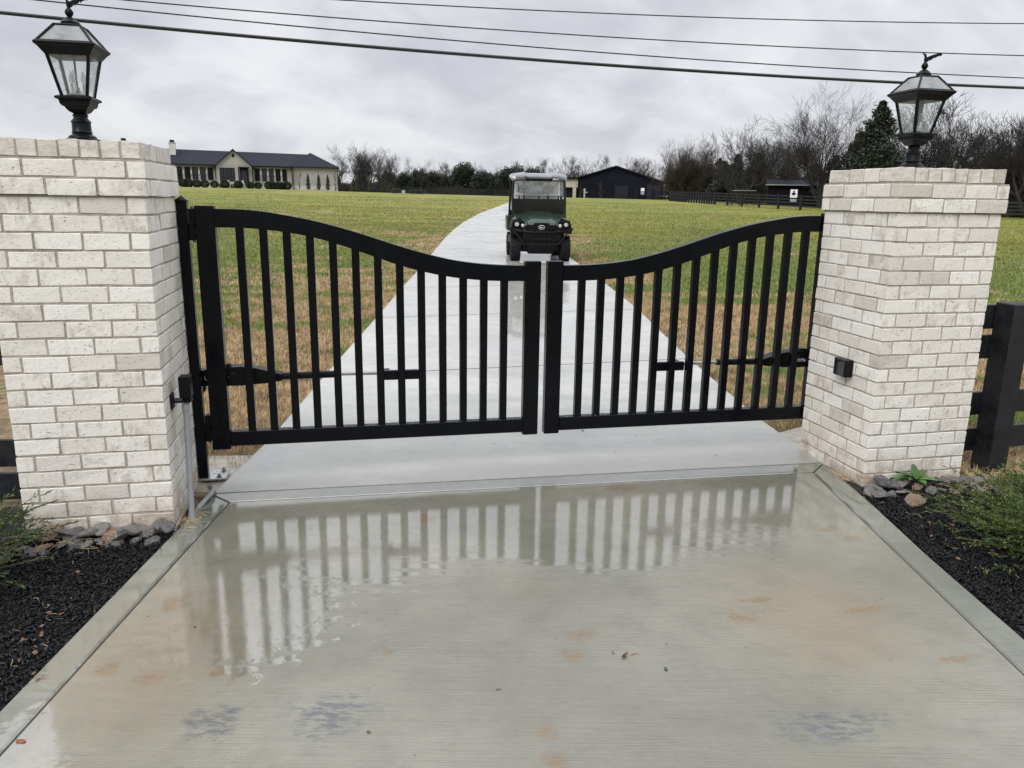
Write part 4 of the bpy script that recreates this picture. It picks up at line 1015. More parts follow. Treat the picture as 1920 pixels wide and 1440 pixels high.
# roof: ribbed tray
xs_ = [-.72, -.70, -.62, -.44, -.36, -.30, .30, .36, .44, .62, .70, .72]; hz = [-.10, -.03, 0, .03, .05, .015, .015, .05, .03, 0, -.03, -.10]
vs = []; rows = [(.93, -.085, .93), (.96, -.035, .97), (1.15, .02, 1.), (1.5, .06, 1.), (2.05, .04, 1.), (2.12, -.04, .98)]
for yy, dz, sq in rows:
    for x_, h_ in zip(xs_, hz): vs.append((x_*sq, yy, 2.245+dz*.9+h_*.85))
nx = len(xs_); fs = [(j*nx+i, j*nx+i+1, (j+1)*nx+i+1, (j+1)*nx+i) for j in range(len(rows)-1) for i in range(nx-1)]
nv = len(vs); vs += [(v[0]*.985, v[1], v[2]-.03) for v in vs]; fs += [tuple(nv+i for i in reversed(f)) for f in fs]
MB().add(vs, fs).build('roof', M['uv_roof'], U, True)
ub('visor', (-.34, .935, 2.11), (.34, .98, 2.19), 'uv_black', .02)
# cargo bed
for nm, a, b_ in (('cargo_bed', (-.72, 2.1, .78), (.72, 3.05, .86)), ('bed_side', (-.74, 2.1, .86), (-.70, 3.05, 1.14)), ('bed_side', (.70, 2.1, .86), (.74, 3.05, 1.14)), ('tailgate', (-.70, 3.01, .86), (.70, 3.05, 1.14)), ('bed_front', (-.70, 2.08, .86), (.70, 2.11, 1.3))):
    ub(nm, a, b_, 'uv_black', .01)

# ================================================================ OVERHEAD WIRES
EYEV = np.array([0, 0, EYE])
def wire(pts, k, rad, label):
    P = np.array([(x, 14., z_) for x, z_ in pts]); P = EYEV+(P-EYEV)*k
    cf = np.polyfit(P[:, 0], P[:, 2], 2); cf[0] = max(cf[0], .0008)
    x0 = P[:, 0].mean(); cf[2] += (P[:, 2]-np.polyval(cf, P[:, 0])).mean()
    xs = np.linspace(-45, 60, 120); yy = 14.*k
    mid = (xs+0)
    Q = [(x, yy, np.polyval(cf, x)) for x in xs]
    o = MB().tube(Q, rad, 6).build('overhead_wire', M['wire'], None, True); tag(o, label, 'wire', 'overhead wires'); return o
wire([(-4.967, 4.236), (-1.279, 4.127), (2.941, 3.975), (7.814, 3.893), (10.659, 3.847), (13.5, 3.767)], 1.9, .052, 'thickest and lowest of the four black overhead wires')
wire([(-3.916, 4.435), (-1.266, 4.342), (2.937, 4.232), (7.797, 4.059), (10.752, 4.006), (13.463, 3.947)], 2.0, .021, 'thin overhead wire next above the thick one')
wire([(-1.21, 4.605), (2.932, 4.57), (7.761, 4.407), (11.119, 4.313), (13.393, 4.25)], 2.1, .021, 'second thin overhead wire from the top')
wire([(5.127, 5.001), (9.918, 4.931), (13.282, 4.843)], 2.2, .021, 'topmost thin overhead wire seen only at the right')

# ================================================================ HOUSE
HS = empty('white_house', (-7.1, 124.8, 2.38), R(7.1)); tag(HS, 'long pale stucco ranch house with dark hipped roof at the left end of the field', 'house')
HS.scale = (1, 1, .955)
def hb(nm, a, b_, mt_, parent=HS): return MB().box(a, b_).build(nm, M[mt_], parent)
K = 1/12.9
def hx(u): return (u-552)/(13.35 if u < 552 else 12.75)
EV = 3.42
hb('wall', (-36, 0, .45), (hx(406)-.02, 9, EV), 'stucco'); hb('wall', (hx(471)+.02, 0.0, .45), (-.35, 9, EV), 'stucco')
hb('wing_wall', (-.3, -1.2, .55), (hx(632), 12, EV+.02), 'stucco')
hb('plinth', (-36, -.06, -.4), (hx(632)+.04, 9, .45), 'plinth')
hb('wing_plinth', (-.36, -1.26, -.4), (hx(632)+.06, 11.9, .55), 'plinth')
# gabled porch front
gx0, gx1 = hx(406), hx(471); gxm = (gx0+gx1)/2
MB().prism([(gx0, .45), (gx1, .45), (gx1, EV-.05), (gxm, 5.65), (gx0, EV-.05)], -1.5, 2, 'y').build('gable_wall', M['stucco'], HS)
MB().box((gx0-.02, -1.54, EV-.1), (gx1+.02, -1.502, EV-.02)).build('gable_band', M['stucco'], HS)
hb('vent', (gxm-.17, -1.56, 4.55), (gxm+.17, -1.502, 5.0), 'trim')
def gable_roof(): 
    m_ = MB()
    for sg in (-1, 1):
        xe = gx0-.45 if sg < 0 else gx1+.45; slope = (5.72-EV)/((gx1-gx0)/2); ze = 5.72-slope*(abs(xe-gxm))
        a = [(gxm, 5.76), (xe, ze+.04), (xe, ze-.14), (gxm, 5.58)]
        m_.prism(a, -1.9, 4.5, 'y')
    return m_.build('gable_roof', M['shingle'], HS)
gable_roof()
# main roof
rz_ = 5.55
MB().add([(-36, -.5, EV), (0, -.5, EV), (2.9, 4.5, rz_+.02), (-36, 4.5, rz_+.37), (-36, 9.5, EV), (0, 9.5, EV), (-36, -.5, EV-.16), (0, -.5, EV-.16), (-36, 9.5, EV-.16), (0, 9.5, EV-.16)],
         [(0,1,2,3),(3,2,5,4),(0,6,7,1),(4,5,9,8),(6,8,9,7),(1,7,9,5,2),(0,3,4,8,6)]).build('roof', M['shingle'], HS)
wx0, wx1 = -.75, hx(634)+.1; wz = EV+.02
wm = hx(587); 
MB().add([(wx0, -1.7, wz), (wx1, -1.7, wz), (wx1, 12.5, wz), (wx0, 12.5, wz), (wm, 2.6, 5.75), (wm, 8.2, 5.75), (wx0, -1.7, wz-.17), (wx1, -1.7, wz-.17), (wx1, 12.5, wz-.17), (wx0, 12.5, wz-.17)],
         [(0,1,4),(1,2,5,4),(2,3,5),(3,0,4,5),(0,6,7,1),(1,7,8,2),(2,8,9,3),(3,9,6,0),(6,9,8,7)]).build('wing_roof', M['shingle'], HS)
for a, nm in (((-36, -.56, EV-.2), 'g'),): hb('gutter', (-36, -.6, EV-.16), (-.8, -.505, EV-.02), 'trim')
for x_ in (gx0-.12, gx1+.12, -.36, hx(632)+.03, hx(549.5)):
    hb('downpipe', (x_-.05, -1.66 if x_ > -1 or x_ in (gx0-.12, gx1+.12) else -.12, -.1), (x_+.05, -1.56 if x_ > -1 or x_ in (gx0-.12, gx1+.12) else -.02, EV-.18), 'trim')
for ux, w_ in ((327.5, 11), (242, 12)):
    x_ = hx(ux); ch = MB().box((x_-w_*K/2, 2.6, 4.2), (x_+w_*K/2, 3.7, 6.55)).build('chimney', M['plinth'], HS)
    MB().box((x_-w_*K/2-.08, 2.52, 6.55), (x_+w_*K/2+.08, 3.78, 6.63)).build('chimney_cap', M['plinth'], ch)
    MB().box((x_-.3, 2.8, 6.63), (x_+.3, 3.5, 7.0)).build('chimney_pot', M['trim'], ch)
def window(x0, x1, z0_, z1_, y_, mull=0, shutter=False):
    if shutter:
        s_ = MB().box((x0, y_-.05, z0_), (x1, y_+.02, z1_)).build('shutter', M['trim'], HS); return
    f = MB()
    for a, b_ in (((x0, y_-.06, z0_), (x0+.07, y_+.02, z1_)), ((x1-.07, y_-.06, z0_), (x1, y_+.02, z1_)), ((x0+.07, y_-.06, z0_), (x1-.07, y_+.02, z0_+.08)), ((x0+.07, y_-.06, z1_-.08), (x1-.07, y_+.02, z1_)), ((x0+.07, y_-.06, z0_+.52), (x1-.07, y_+.02, z0_+.60))): f.box(a, b_)
    for k in range(mull): xx = x0+(x1-x0)*(k+1)/(mull+1); f.box((xx-.03, y_-.055, z0_+.08), (xx+.03, y_+.0, z1_-.08))
    fo = f.build('window', M['trim'], HS); MB().box((x0+.06, y_-.02, z0_+.07), (x1-.06, y_+.01, z1_-.07)).build('pane', M['pane'], fo)
zb0, zb1 = 1.15, 3.0
for u0, u1, sh in ((335, 344, 1), (348.5, 358.5, 1), (362, 372, 0), (376.5, 386, 0), (390, 399.5, 1), (477, 486, 1), (491, 499.5, 0), (504, 512.5, 0), (516.5, 525.5, 1), (529.5, 538, 1), (214, 224, 1), (230, 240, 0), (246, 256, 0), (262, 272, 0), (278, 288, 1)):
    window(hx(u0), hx(u1), zb0, zb1, -.02, 0, bool(sh))
for u0 in (346.3, 360.3, 374.3, 388.0, 488.5, 501.7, 514.5, 527.5):
    x_ = hx(u0); o = MB().box((x_-.09, -.14, 2.0), (x_+.09, -.002, 2.55)).build('wall_lantern', M['plinth'], HS)
window(hx(412), hx(439.5), 1.0, 2.98, -1.52, 3)
hb('door_surround', (hx(446), -1.58, .45), (hx(466), -1.502, 3.05), 'trim')
dr = hb('door', (hx(450.5), -1.64, .5), (hx(463), -1.582, 2.8), 'barndoor'); MB().box((hx(452), -1.66, .9), (hx(461.5), -1.642, 2.6)).build('pane', M['pane'], dr)
hb('door_column', (hx(448), -2.6, .2), (hx(449), -2.5, 3.0), 'wood'); hb('door_column', (hx(464.5), -2.6, .2), (hx(465.5), -2.5, 3.0), 'wood'); hb('porch_beam', (hx(447), -2.65, 3.0), (hx(466.5), -1.6, 3.12), 'trim')
hb('porch_step', (hx(425), -3.6, -.35), (hx(462), -1.55, .30), 'plinth'); hb('step_panel', (hx(431), -3.66, -.25), (hx(450), -3.605, .55), 'wood')
for ux in (427, 453): 
    pi_ = hb('porch_pier', (hx(ux)-.25, -3.75, -.3), (hx(ux)+.25, -3.3, .75), 'plinth'); MB().box((hx(ux)-.1, -3.65, .75), (hx(ux)+.1, -3.4, 1.1)).build('pier_lamp', M['white'], pi_)
o = MB().box((-24, -5.6, -.34), (1.5, -5.2, -.22)).build('bed_edging', M['plinth'], HS)

# ================================================================ BARN
BN = empty('black_barn', (40.6, 134.0, 1.68), math.atan2(129.15-134.0, 53.98-40.52)); tag(BN, 'large black metal barn with low gable roof across the field', 'barn')
def bb(nm, a, b_, mt_, parent=BN): return MB().box(a, b_).build(nm, M[mt_], parent)
W_ = 14.35
gm = W_*.43
MB().prism([(0, -.2), (W_, -.2), (W_, 2.95), (gm, 5.45), (0, 3.65)], 0, 22, 'y').build('wall', M['barn'], BN)
for (xa, za_), (xb, zb_) in (((-.4, 3.62), (gm, 5.62)), ((gm, 5.62), (W_+.35, 2.95))):
    MB().prism([(xa, za_), (xb, zb_), (xb, zb_-.2), (xa, za_-.2)], -.5, 22.3, 'y').build('roof', M['trim'], BN)
def bx(u): return (u-1085)/(1242-1085)*W_
sd_ = MB()
for k in range(46): sd_.box((.15+k*.31, -.03, .0), (.19+k*.31, -.002, 2.9))
o = sd_.build('siding_rib', M['barn'], BN); o['kind'] = 'stuff'
d_ = bb('garage_door', (bx(1152), -.06, .0), (bx(1177), -.032, 2.25), 'barndoor')
for k in range(4): MB().box((bx(1152), -.07, .5+k*.5), (bx(1177), -.062, .53+k*.5)).build('door_seam', M['trim'], d_)
bb('door', (bx(1188), -.07, 0), (bx(1194), -.034, 1.85), 'trim')
f = bb('window', (bx(1200), -.08, .75), (bx(1208.5), -.034, 2.0), 'trim'); MB().box((bx(1201), -.09, 1.38), (bx(1207.5), -.082, 1.92)).build('pane', M['shieldpane'] if 'shieldpane' in M else M['white'], f); MB().box((bx(1201), -.09, .82), (bx(1207.5), -.082, 1.30)).build('pane', M['conduit'], f)
bb('porch_recess', (bx(1212), -.055, 0), (bx(1238), -.034, 2.5), 'barndoor'); bb('door', (bx(1221), -.08, 0), (bx(1228), -.057, 2.0), 'trim')
# pale connecting wing on the left
bb('annex_wall', (-2.7, .6, 1.9), (-.35, 8, 3.25), 'stone'); bb('annex_column', (-1.25, .62, -.2), (-.65, 1.2, 1.9), 'stone'); bb('annex_dark_bay', (-3.4, 1.4, -.2), (-.05, 8, 1.88), 'trim'); bb('annex_roof', (-4.0, .2, 3.27), (-.05, 8.5, 3.62), 'trim')
bb('annex_wall', (-7.5, 1.5, -.2), (-3.45, 8, 3.2), 'stone')
o = MB().add([(36, 124, 1.76), (52, 118, 1.70), (54.3, 128.2, 1.69), (38, 132.6, 1.76)], [(0, 1, 2, 3)]).build('barn_apron', M['plinth']); structure(o)

# ================================================================ TREES
def make_tree(seed, h, levels=5, spread=.55, trunk_h=.22, stems=1, kids=(3, 4), wob=.085, tw=.011, gnarl=0., upb=.12):
    """bare deciduous tree; returns trunk mesh arrays and twig crown arrays"""
    r_ = random.Random(seed); T = MB(); Cn = MB()
    def branch(p, d_, L_, rad, lev):
        n = 3 if lev > 1 else 4
        pts = [p]; rads = [rad]; q = p.copy(); dd = d_.copy()
        for i in range(n):
            dd = (dd+Vector((r_.gauss(0, wob+gnarl), r_.gauss(0, wob+gnarl), r_.gauss(0, wob*.7)+upb*.5))).normalized(); q = q+dd*L_/n; pts.append(q.copy()); rads.append(max(tw*.5, rad*(1-.45*(i+1)/n)))
        if lev <= 1: T.tube(pts, rads, 7, False)
        elif lev <= 3: Cn.tube(pts, rads, 4, False)
        else:
            rads[-1] = tw*.25; Cn.tube(pts, rads, 3, False)
        if lev >= levels: return
        nk = r_.randint(*kids)
        for k in range(nk):
            i = n if k == 0 else r_.randint(1, n); f = 1. if k == 0 else r_.uniform(.3, 1)
            b0 = pts[i-1].lerp(pts[i], f)
            axis = dd.orthogonal().normalized(); axis.rotate(Quaternion(dd, r_.uniform(0, 6.28)))
            ang = r_.uniform(.35, .6+spread) if k else r_.uniform(.05, .35)
            nd = dd.copy(); nd.rotate(Quaternion(axis, ang)); nd.z += upb; nd.normalize()
            branch(b0, nd, L_*r_.uniform(.58, .86), max(rads[i]*r_.uniform(.6, .85), tw*.5), lev+1)
    for s_ in range(stems):
        a = 6.28*s_/stems+r_.uniform(-.3, .3); tilt = .0 if stems == 1 else r_.uniform(.25, .5)
        d0 = Vector((math.sin(tilt)*math.cos(a), math.sin(tilt)*math.sin(a), math.cos(tilt)))
        branch(Vector((.12*math.cos(a)*(stems > 1), .12*math.sin(a)*(stems > 1), -.2)), d0, h*trunk_h*(1.3 if stems > 1 else 1), h*.021/(1 if stems == 1 else 1.3), 0)
    zmax = max(v[2] for v in Cn.v); k = h/zmax
    for A in (T, Cn): A.v = [(v[0]*k, v[1]*k, v[2]*k) for v in A.v]
    return T, Cn
class Tree:
    def __init__(s, bark='bark', **kw):
        T, Cn = make_tree(**kw); s.h = kw['h']
        def mk(A, nm):
            A_ = A; V_ = np.array(A_.v)
            F4 = [f for f in A_.f]; me = bpy.data.meshes.new(nm); me.from_pydata(A_.v, [], A_.f); me.materials.append(M[bark])
            me.polygons.foreach_set('use_smooth', [True]*len(me.polygons)); return me
        s.t = mk(T, 'trunk'); s.c = mk(Cn, 'crown')
    def place(s, x, y, h, rz, name, label, group, wide=1.):
        root = empty(name, (x, y, float(tz(x, y))-.1), rz); tag(root, label, 'tree', group); k = h/s.h
        root.scale = (k*wide, k*wide, k)
        for me, nm in ((s.t, 'trunk'), (s.c, 'crown')):
            o = bpy.data.objects.new(nm, me); COL.objects.link(o); o.parent = root
        return root
TV = [Tree(seed=10, h=9, levels=6, tw=.013, spread=.5), Tree(seed=23, h=9, levels=6, tw=.013, spread=.4, trunk_h=.28), Tree(seed=31, h=9, levels=6, tw=.013, spread=.6, trunk_h=.18), Tree(seed=47, h=9, levels=6, tw=.013, spread=.45, wob=.2)]
TM = Tree(seed=5, h=8, levels=6, tw=.014, spread=.55, stems=4, trunk_h=.26)
TB = Tree(seed=12, h=12.5, wob=.05, levels=6, tw=.015, spread=.22, stems=4, trunk_h=.24, kids=(3, 4), upb=.05)
TC = Tree(seed=15, h=10, levels=6, tw=.020, spread=.7, stems=2, trunk_h=.26, gnarl=.16)
TN = [Tree(seed=61, h=10, levels=6, tw=.016, wob=.06, spread=.28, trunk_h=.2, kids=(3, 4), upb=.07), Tree(seed=72, h=10, levels=6, tw=.016, wob=.06, spread=.28, stems=3, trunk_h=.22, kids=(3, 4), upb=.07)]
TT = Tree(bark='bark_brown', seed=91, h=10, levels=5, tw=.016, spread=.35, stems=9, trunk_h=.30, kids=(4, 5), wob=.22, upb=.2)

def cedar_mesh(seed, h, w_, n, mt_='cedar', cone=1., leaf=.16, gaps=.5):
    r_ = np.random.RandomState(seed); k = np.sqrt(r_.rand(n)); zz = (1-k**1.15)*h*.97+.04*h if cone >= 1 else r_.rand(n)**.9*h
    nb = 150; ba = r_.uniform(0, 6.28, nb); bz = r_.uniform(.02, 1, nb)*h; bl = r_.uniform(.5, 1.15, nb)
    i = r_.randint(0, nb, n); z0_ = bz[i]; prof = np.clip((1-z0_/h), 0, 1)**.75*w_/2*(.35+.65*np.clip(z0_/h*6, 0, 1)) if cone >= 1 else w_/2*np.sqrt(np.clip(1-(z0_/h*2-1)**2, 0, 1))
    u_ = r_.rand(n)**.6; L_ = prof*bl[i]*u_+.02
    sp_ = .22+.10*prof; a = ba[i]+r_.normal(0, 1, n)*sp_/(L_+.3); x = L_*np.cos(a); y = L_*np.sin(a); z_ = z0_+L_*.35+r_.normal(0, .18, n)*h/9
    z_ = np.clip(z_, .02, h)
    c = np.stack([x, y, z_], -1); d1 = r_.normal(0, 1, (n, 3)); d1 /= np.linalg.norm(d1, axis=1)[:, None]; d2 = np.cross(d1, r_.normal(0, 1, (n, 3))); d2 /= np.linalg.norm(d2, axis=1)[:, None]
    s_ = leaf*r_.uniform(.5, 1.2, n)[:, None]
    V_ = np.stack([c-d2*s_*.35, c+d2*s_*.35, c+d1*s_], 1).reshape(-1, 3)
    me = bpy.data.meshes.new('crown'); me.vertices.add(len(V_)); me.vertices.foreach_set('co', V_.astype(np.float32).ravel()); me.loops.add(len(V_)); me.loops.foreach_set('vertex_index', np.arange(len(V_), dtype=np.int32)); me.polygons.add(n)
    me.polygons.foreach_set('loop_start', np.arange(0, 3*n, 3, dtype=np.int32)); me.polygons.foreach_set('loop_total', np.full(n, 3, np.int32)); me.update(); me.materials.append(M[mt_]); return me
def ball_mesh(seed, w_, h, n, leaf, mt_='box', lump=.05, thick=.2):
    r_ = np.random.RandomState(seed); d1 = r_.normal(0, 1, (n, 3)); d1 /= np.linalg.norm(d1, axis=1)[:, None]
    rad = (1-thick+thick*r_.rand(n))*(1+lump*np.sin(d1[:, 0]*7+seed)*np.cos(d1[:, 2]*6)+lump*np.sin(d1[:, 1]*11+d1[:, 2]*5)); c = d1*rad[:, None]*np.array([w_/2, w_/2, h/2])+np.array([0, 0, h*.47]); c[:, 2] = np.maximum(c[:, 2], .03)
    e = d1+r_.normal(0, .6, (n, 3)); e /= np.linalg.norm(e, axis=1)[:, None]; q = np.cross(e, r_.normal(0, 1, (n, 3))); q /= np.linalg.norm(q, axis=1)[:, None]; s_ = leaf*r_.uniform(.6, 1.2, n)[:, None]
    V_ = np.stack([c-q*s_*.4, c+q*s_*.4, c+e*s_], 1).reshape(-1, 3); o = raw('crown', V_, np.arange(len(V_)).reshape(-1, 3), M[mt_]); me = o.data; bpy.data.objects.remove(o); return me
CM = [(cedar_mesh(21, 8, 5.4, 14000, leaf=.20), 8), (cedar_mesh(2, 8, 4.6, 17000, leaf=.24), 8), (cedar_mesh(3, 8, 6.0, 20000, leaf=.24), 8), (ball_mesh(7, 6.4, 8.2, 15000, .34, 'cedar', .13, .55), 8)]
tkm = MB().tube([(0, 0, -.2), (0, 0, 2.5), (.1, 0, 6.5)], [.16, .12, .03], 6).mesh('trunk', M['bark'])
def cedar(x, y, h, rz, label, group='evergreens in the tree line', v=None, wide=1., name='cedar_tree'):
    me, h0 = CM[v if v is not None else int(abs(x*7)) % 3]; root = empty(name, (x, y, float(tz(x, y))-.1), rz); tag(root, label, 'tree', group); k = h/h0; root.scale = (k*wide, k*wide, k)
    for q, nm in ((me, 'crown'), (tkm, 'trunk')): o = bpy.data.objects.new(nm, q); COL.objects.link(o); o.parent = root
qr = random.Random(77)
G1, G2, G3 = 'bare trees in the far tree line', 'bare trees behind the barn', 'bare trees behind the right fence'
TM.place(4.1, 134.9, 8.6, .4, 'bare_tree', 'bare tree with several spreading trunks right of the white house', None, 1.15)
far = [(-.3,150,7.4),(11.3,189.7,7.9),(14.7,184.4,8.7),(19.8,199,8.6),(24.4,203.5,8.5),(28.5,208.1,8.8),(31.7,197.5,8.3),(37.5,206.6,8.4),(39,196.2,7.5),(1.5,146,6.0),(7.5,150,6.5),(9,172,6.6),(17,176,6.4),(22.5,186,6.7),(26.5,190,7),(34.5,190,7),(41.5,195,8)]
far.sort(key=lambda q: math.atan2(q[0], q[1]))
ORD = ['first','second','third','fourth','fifth','sixth','seventh','eighth','ninth','tenth','eleventh','twelfth','thirteenth','fourteenth','fifteenth','sixteenth','seventeenth','eighteenth','nineteenth','twentieth']
for i, (x, y, h) in enumerate(far): qr.choice(TV).place(x, y, h*qr.uniform(.98, 1.12)*(1.15 if x < 12 else 1.), qr.uniform(0, 6), 'bare_tree', ORD[i]+' bare tree from the left in the far tree line between house and vehicle', G1, qr.uniform(.9, 1.15))
for i, (x, y, h) in enumerate(sorted(((44.4,205.3,9.9),(46.2,194.6,10.1),(47.6,183.9,9.5),(54,192.6,10.6),(56.4,186.7,10.2),(62.9,189.9,10.9),(67.3,188.3,10.9),(72.8,191.7,10.9),(70.3,176.5,9.2),(57.8,150,8.2),(61,160,9.2),(65,168,9.2),(52,180,8.8)), key=lambda q: math.atan2(q[0], q[1]))):
    qr.choice(TV).place(x, y, h, qr.uniform(0, 6), 'bare_tree', ORD[i]+' bare tree from the left behind the vehicle and the black barn', G2, qr.uniform(.9, 1.15))
TT.place(48.6, 107.5, 9.6, .3, 'bare_tree', 'dense rounded brown thicket tree right of the black barn', None, 1.0)
TT.place(44.6+3.5, 110.5, 6.4, 1.9, 'bare_tree', 'lower brown thicket tree between the barn and the rounded thicket tree', None, 1.)
TC.place(47.0, 88.3, 10.4, 2.0, 'bare_tree', 'crooked pale bare tree standing behind the dark board fence', None, 1.05)
TB.place(48.5, 73.4, 12.6, .8, 'bare_tree', 'tallest bare tree with wide twiggy crown left of the right lantern', None, 1.15)
TN[1].place(54.2, 95.7, 8.8, 1., 'bare_tree', 'bare tree just left of the tallest bare tree', G3); TN[0].place(51.4, 85.8, 7.6, 2., 'bare_tree', 'lower bare tree in front of the small dark house', G3)
for i, (x, y, h, ww) in enumerate(((62.1,125.5,9.5,1),(55.5,89.1,8.1,1),(55.6,70.8,10.3,1),(56.9,67.2,9.6,1.1),(55.3,63.3,10.9,1.25),(64.6,69.6,8.6,1.2),(59,61.2,8.7,1.15),(56.8,56.4,9.3,1.1),(60.5,75,8.5,1.2),(63,62,8.5,1.2),(58,80,7.8,1.2),(57.5,101,7.5,1.2),(60,110,8,1.2),(66,58,9,1.2),(61,53,9.5,1.1))):
    TN[i % 2].place(x, y, h, qr.uniform(0, 6), 'bare_tree', 'bare winter tree in the thicket behind the right fence and pillar', G3, ww)
for i, (x, y, h) in enumerate(sorted(((10.1,179.7,4.8),(16.7,179.2,5.4),(27.5,182.9,7.2),(30.9,177.3,5.4),(36.5,176.3,6.3),(23.8,188.5,4.6),(13.2,176,4.6),(33.8,180,5),(20.3,182,5.2)), key=lambda q: math.atan2(q[0], q[1]))):
    cedar(x, y, h, qr.uniform(0, 6), ORD[i]+' dark round cedar from the left in the far tree line', 'cedars in the far tree line', v=3, wide=1.1)
cedar(44.5, 184.7, 6.8, 1, 'dark cedar seen just above the vehicle roof', v=3, wide=1.); cedar(39.2, 178, 6.6, 1, 'dark cedar just left of the vehicle roof', v=3, wide=1.)
cedar(49.8, 67.6, 10.0, 2, 'tall dark cedar left of the right lantern', v=0, wide=1.2)
cedar(52.0, 73.5, 7.6, 3, 'dark cedar behind the tallest bare tree', v=2, wide=1.15)
for x, y, h in ((55.8,111.9,6.3),(53.4,101.8,6.4),(54.3,98,6.4),(61.2,66,5.8),(61.6,62.9,6.2),(53.1,78.8,5.5),(59,74.4,6.2),(61.4,72.5,6),(58.5,58,5.2),(56,93,5.5),(50.5,100,5.4),(60.5,56.5,6.0),(63.5,58,6.5),(52.5,108,5.2)):
    cedar(x, y, h, qr.uniform(0, 6), 'dark cedar in the thicket between the barn and the right pillar', 'cedars in the right thicket', wide=1.25)
# undergrowth masses
def brush(name, pts, hgt, dens, depth, label, mt_='bark_brown', green=.3):
    r_ = np.random.RandomState(len(pts)*7+int(hgt*10)); A = np.array(pts, float); seg = np.hypot(*np.diff(A, axis=0).T); d_ = np.r_[0, np.cumsum(seg)]; n = int(d_[-1]*dens)
    s_ = r_.uniform(0, d_[-1], n); x = np.interp(s_, d_, A[:, 0]); y = np.interp(s_, d_, A[:, 1])
    dirv = np.stack([x, y], -1)/np.hypot(x, y)[:, None]; off = r_.uniform(0, depth, n); x = x+dirv[:, 0]*off; y = y+dirv[:, 1]*off
    top = hgt*(.62+.38*np.sin(s_*.35+1.)*np.sin(s_*.13)+.25*np.sin(s_*1.1+2)); top = np.clip(top, hgt*.45, hgt*1.2)
    z0_ = tz(x, y); u_ = r_.rand(n)**1.25; b0 = np.stack([x, y, z0_+u_*top], -1)
    d1 = r_.normal(0, 1, (n, 3)); d1[:, 2] = np.abs(d1[:, 2])*1.3+.3; d1 /= np.linalg.norm(d1, axis=1)[:, None]; L_ = r_.uniform(.35, 1.3, n)[:, None]
    wv = np.cross(d1, r_.normal(0, 1, (n, 3))); wv /= np.linalg.norm(wv, axis=1)[:, None]; wd = r_.uniform(.01, .045, n)[:, None]
    V_ = np.stack([b0-wv*wd, b0+wv*wd, b0+d1*L_], 1).reshape(-1, 3)
    o = raw(name, V_, np.arange(len(V_)).reshape(-1, 3), M[mt_]); tag(o, label, 'undergrowth', kind='stuff')
brush('distant_undergrowth', [(-9, 160), (5, 172), (20, 178), (40, 176), (50, 172), (72, 165)], 3.3, 900, 14, 'dark undergrowth along the foot of the far tree line', 'bark')
brush('distant_undergrowth', [(-9, 162), (5, 174), (20, 180), (40, 178), (50, 174), (72, 166)], 2.9, 420, 14, 'dark evergreen undergrowth below the far tree line', 'cedar')
brush('thicket_undergrowth', [(55.5, 128), (53.5, 112), (54.5, 100), (53, 88), (53.5, 78), (53.5, 70), (55.5, 60), (57, 50), (60, 42)], 4.6, 1300, 9, 'brown undergrowth behind the right board fence', 'bark_brown')
brush('thicket_undergrowth', [(56.5, 128), (54.5, 112), (55.5, 100), (54, 88), (54.5, 78), (55, 70), (57, 60), (58, 50), (61, 42)], 4.0, 700, 8, 'dark green undergrowth behind the right board fence', 'cedar')
# shrubs near the house
BM_ = ball_mesh(9, 1.2, 1.05, 4200, .09); AM_ = cedar_mesh(12, 2.3, .95, 2600, 'box', 1., .10); AM2 = cedar_mesh(14, 1.6, 1.5, 2400, 'arbor', 1., .11)
def hpt(lx, ly): q = HS.matrix_basis @ Vector((lx, ly, 0)); return q.x, q.y
bpy.context.view_layer.update()
ca, sa = math.cos(R(7.1)), math.sin(R(7.1))
def hpt(lx, ly): return (-7.1+lx*ca-ly*sa, 124.8+lx*sa+ly*ca)
def shrub(me, x, y, name, label, cat, group, k=1.):
    o = bpy.data.objects.new(name, me); COL.objects.link(o); o.location = (x, y, float(tz(x, y))-.02); o.rotation_euler = (0, 0, qr.uniform(0, 6)); o.scale = (k, k, k); tag(o, label, cat, group)
for i, u in enumerate((348, 357, 371, 385, 402, 420.5, 445, 466, 480.5, 500, 508, 517, 525, 534)): shrub(BM_, *hpt(hx(u), -4.3), 'boxwood_shrub', ORD[i]+' full sized round boxwood from the left before the white house', 'shrub', 'boxwoods before the house', qr.uniform(.85, 1.1))
shrub(BM_, *hpt(hx(334), -4.2), 'boxwood_shrub', 'small round shrub at the left end of the boxwood row', 'shrub', None, .7)
for u, lab in ((575, 'leftmost'), (594.5, 'middle'), (611.5, 'rightmost')): shrub(AM_, *hpt(hx(u), -2.6), 'columnar_evergreen', lab+' of the three narrow evergreens against the house wing wall', 'shrub', 'narrow evergreens by the house wing')
shrub(AM_, *hpt(hx(342), -3.0), 'conical_evergreen', 'broad conical evergreen before the left shutters of the house', 'shrub', None, 1.25)
for x, y, k, l in ((1.7, 124, .95, 'leftmost brown green conical shrub right of the house'), (4.2, 123.9, .95, 'brown green conical shrub under the spreading bare tree'), (6.3, 123.8, 1.1, 'largest brown green conical shrub in the row right of the house'), (7.2, 122.8, .95, 'rightmost brown green conical shrub in the row right of the house')):
    shrub(AM2, x, y, 'conical_shrub', l, 'shrub', 'conical shrubs right of the house', k)
TY = Tree(seed=120, h=4, levels=3, tw=.03, spread=.25, trunk_h=.4, kids=(3, 4), bark='bark_brown')
TY.place(*hpt(hx(559), -2.2), 3.4, 0, 'young_tree', 'slender young bare tree before the left end of the house wing', 'young trees by the house', .6); TY.place(*hpt(hx(626), -2.2), 3.4, 1, 'young_tree', 'slender young bare tree before the right end of the house wing', 'young trees by the house', .6)
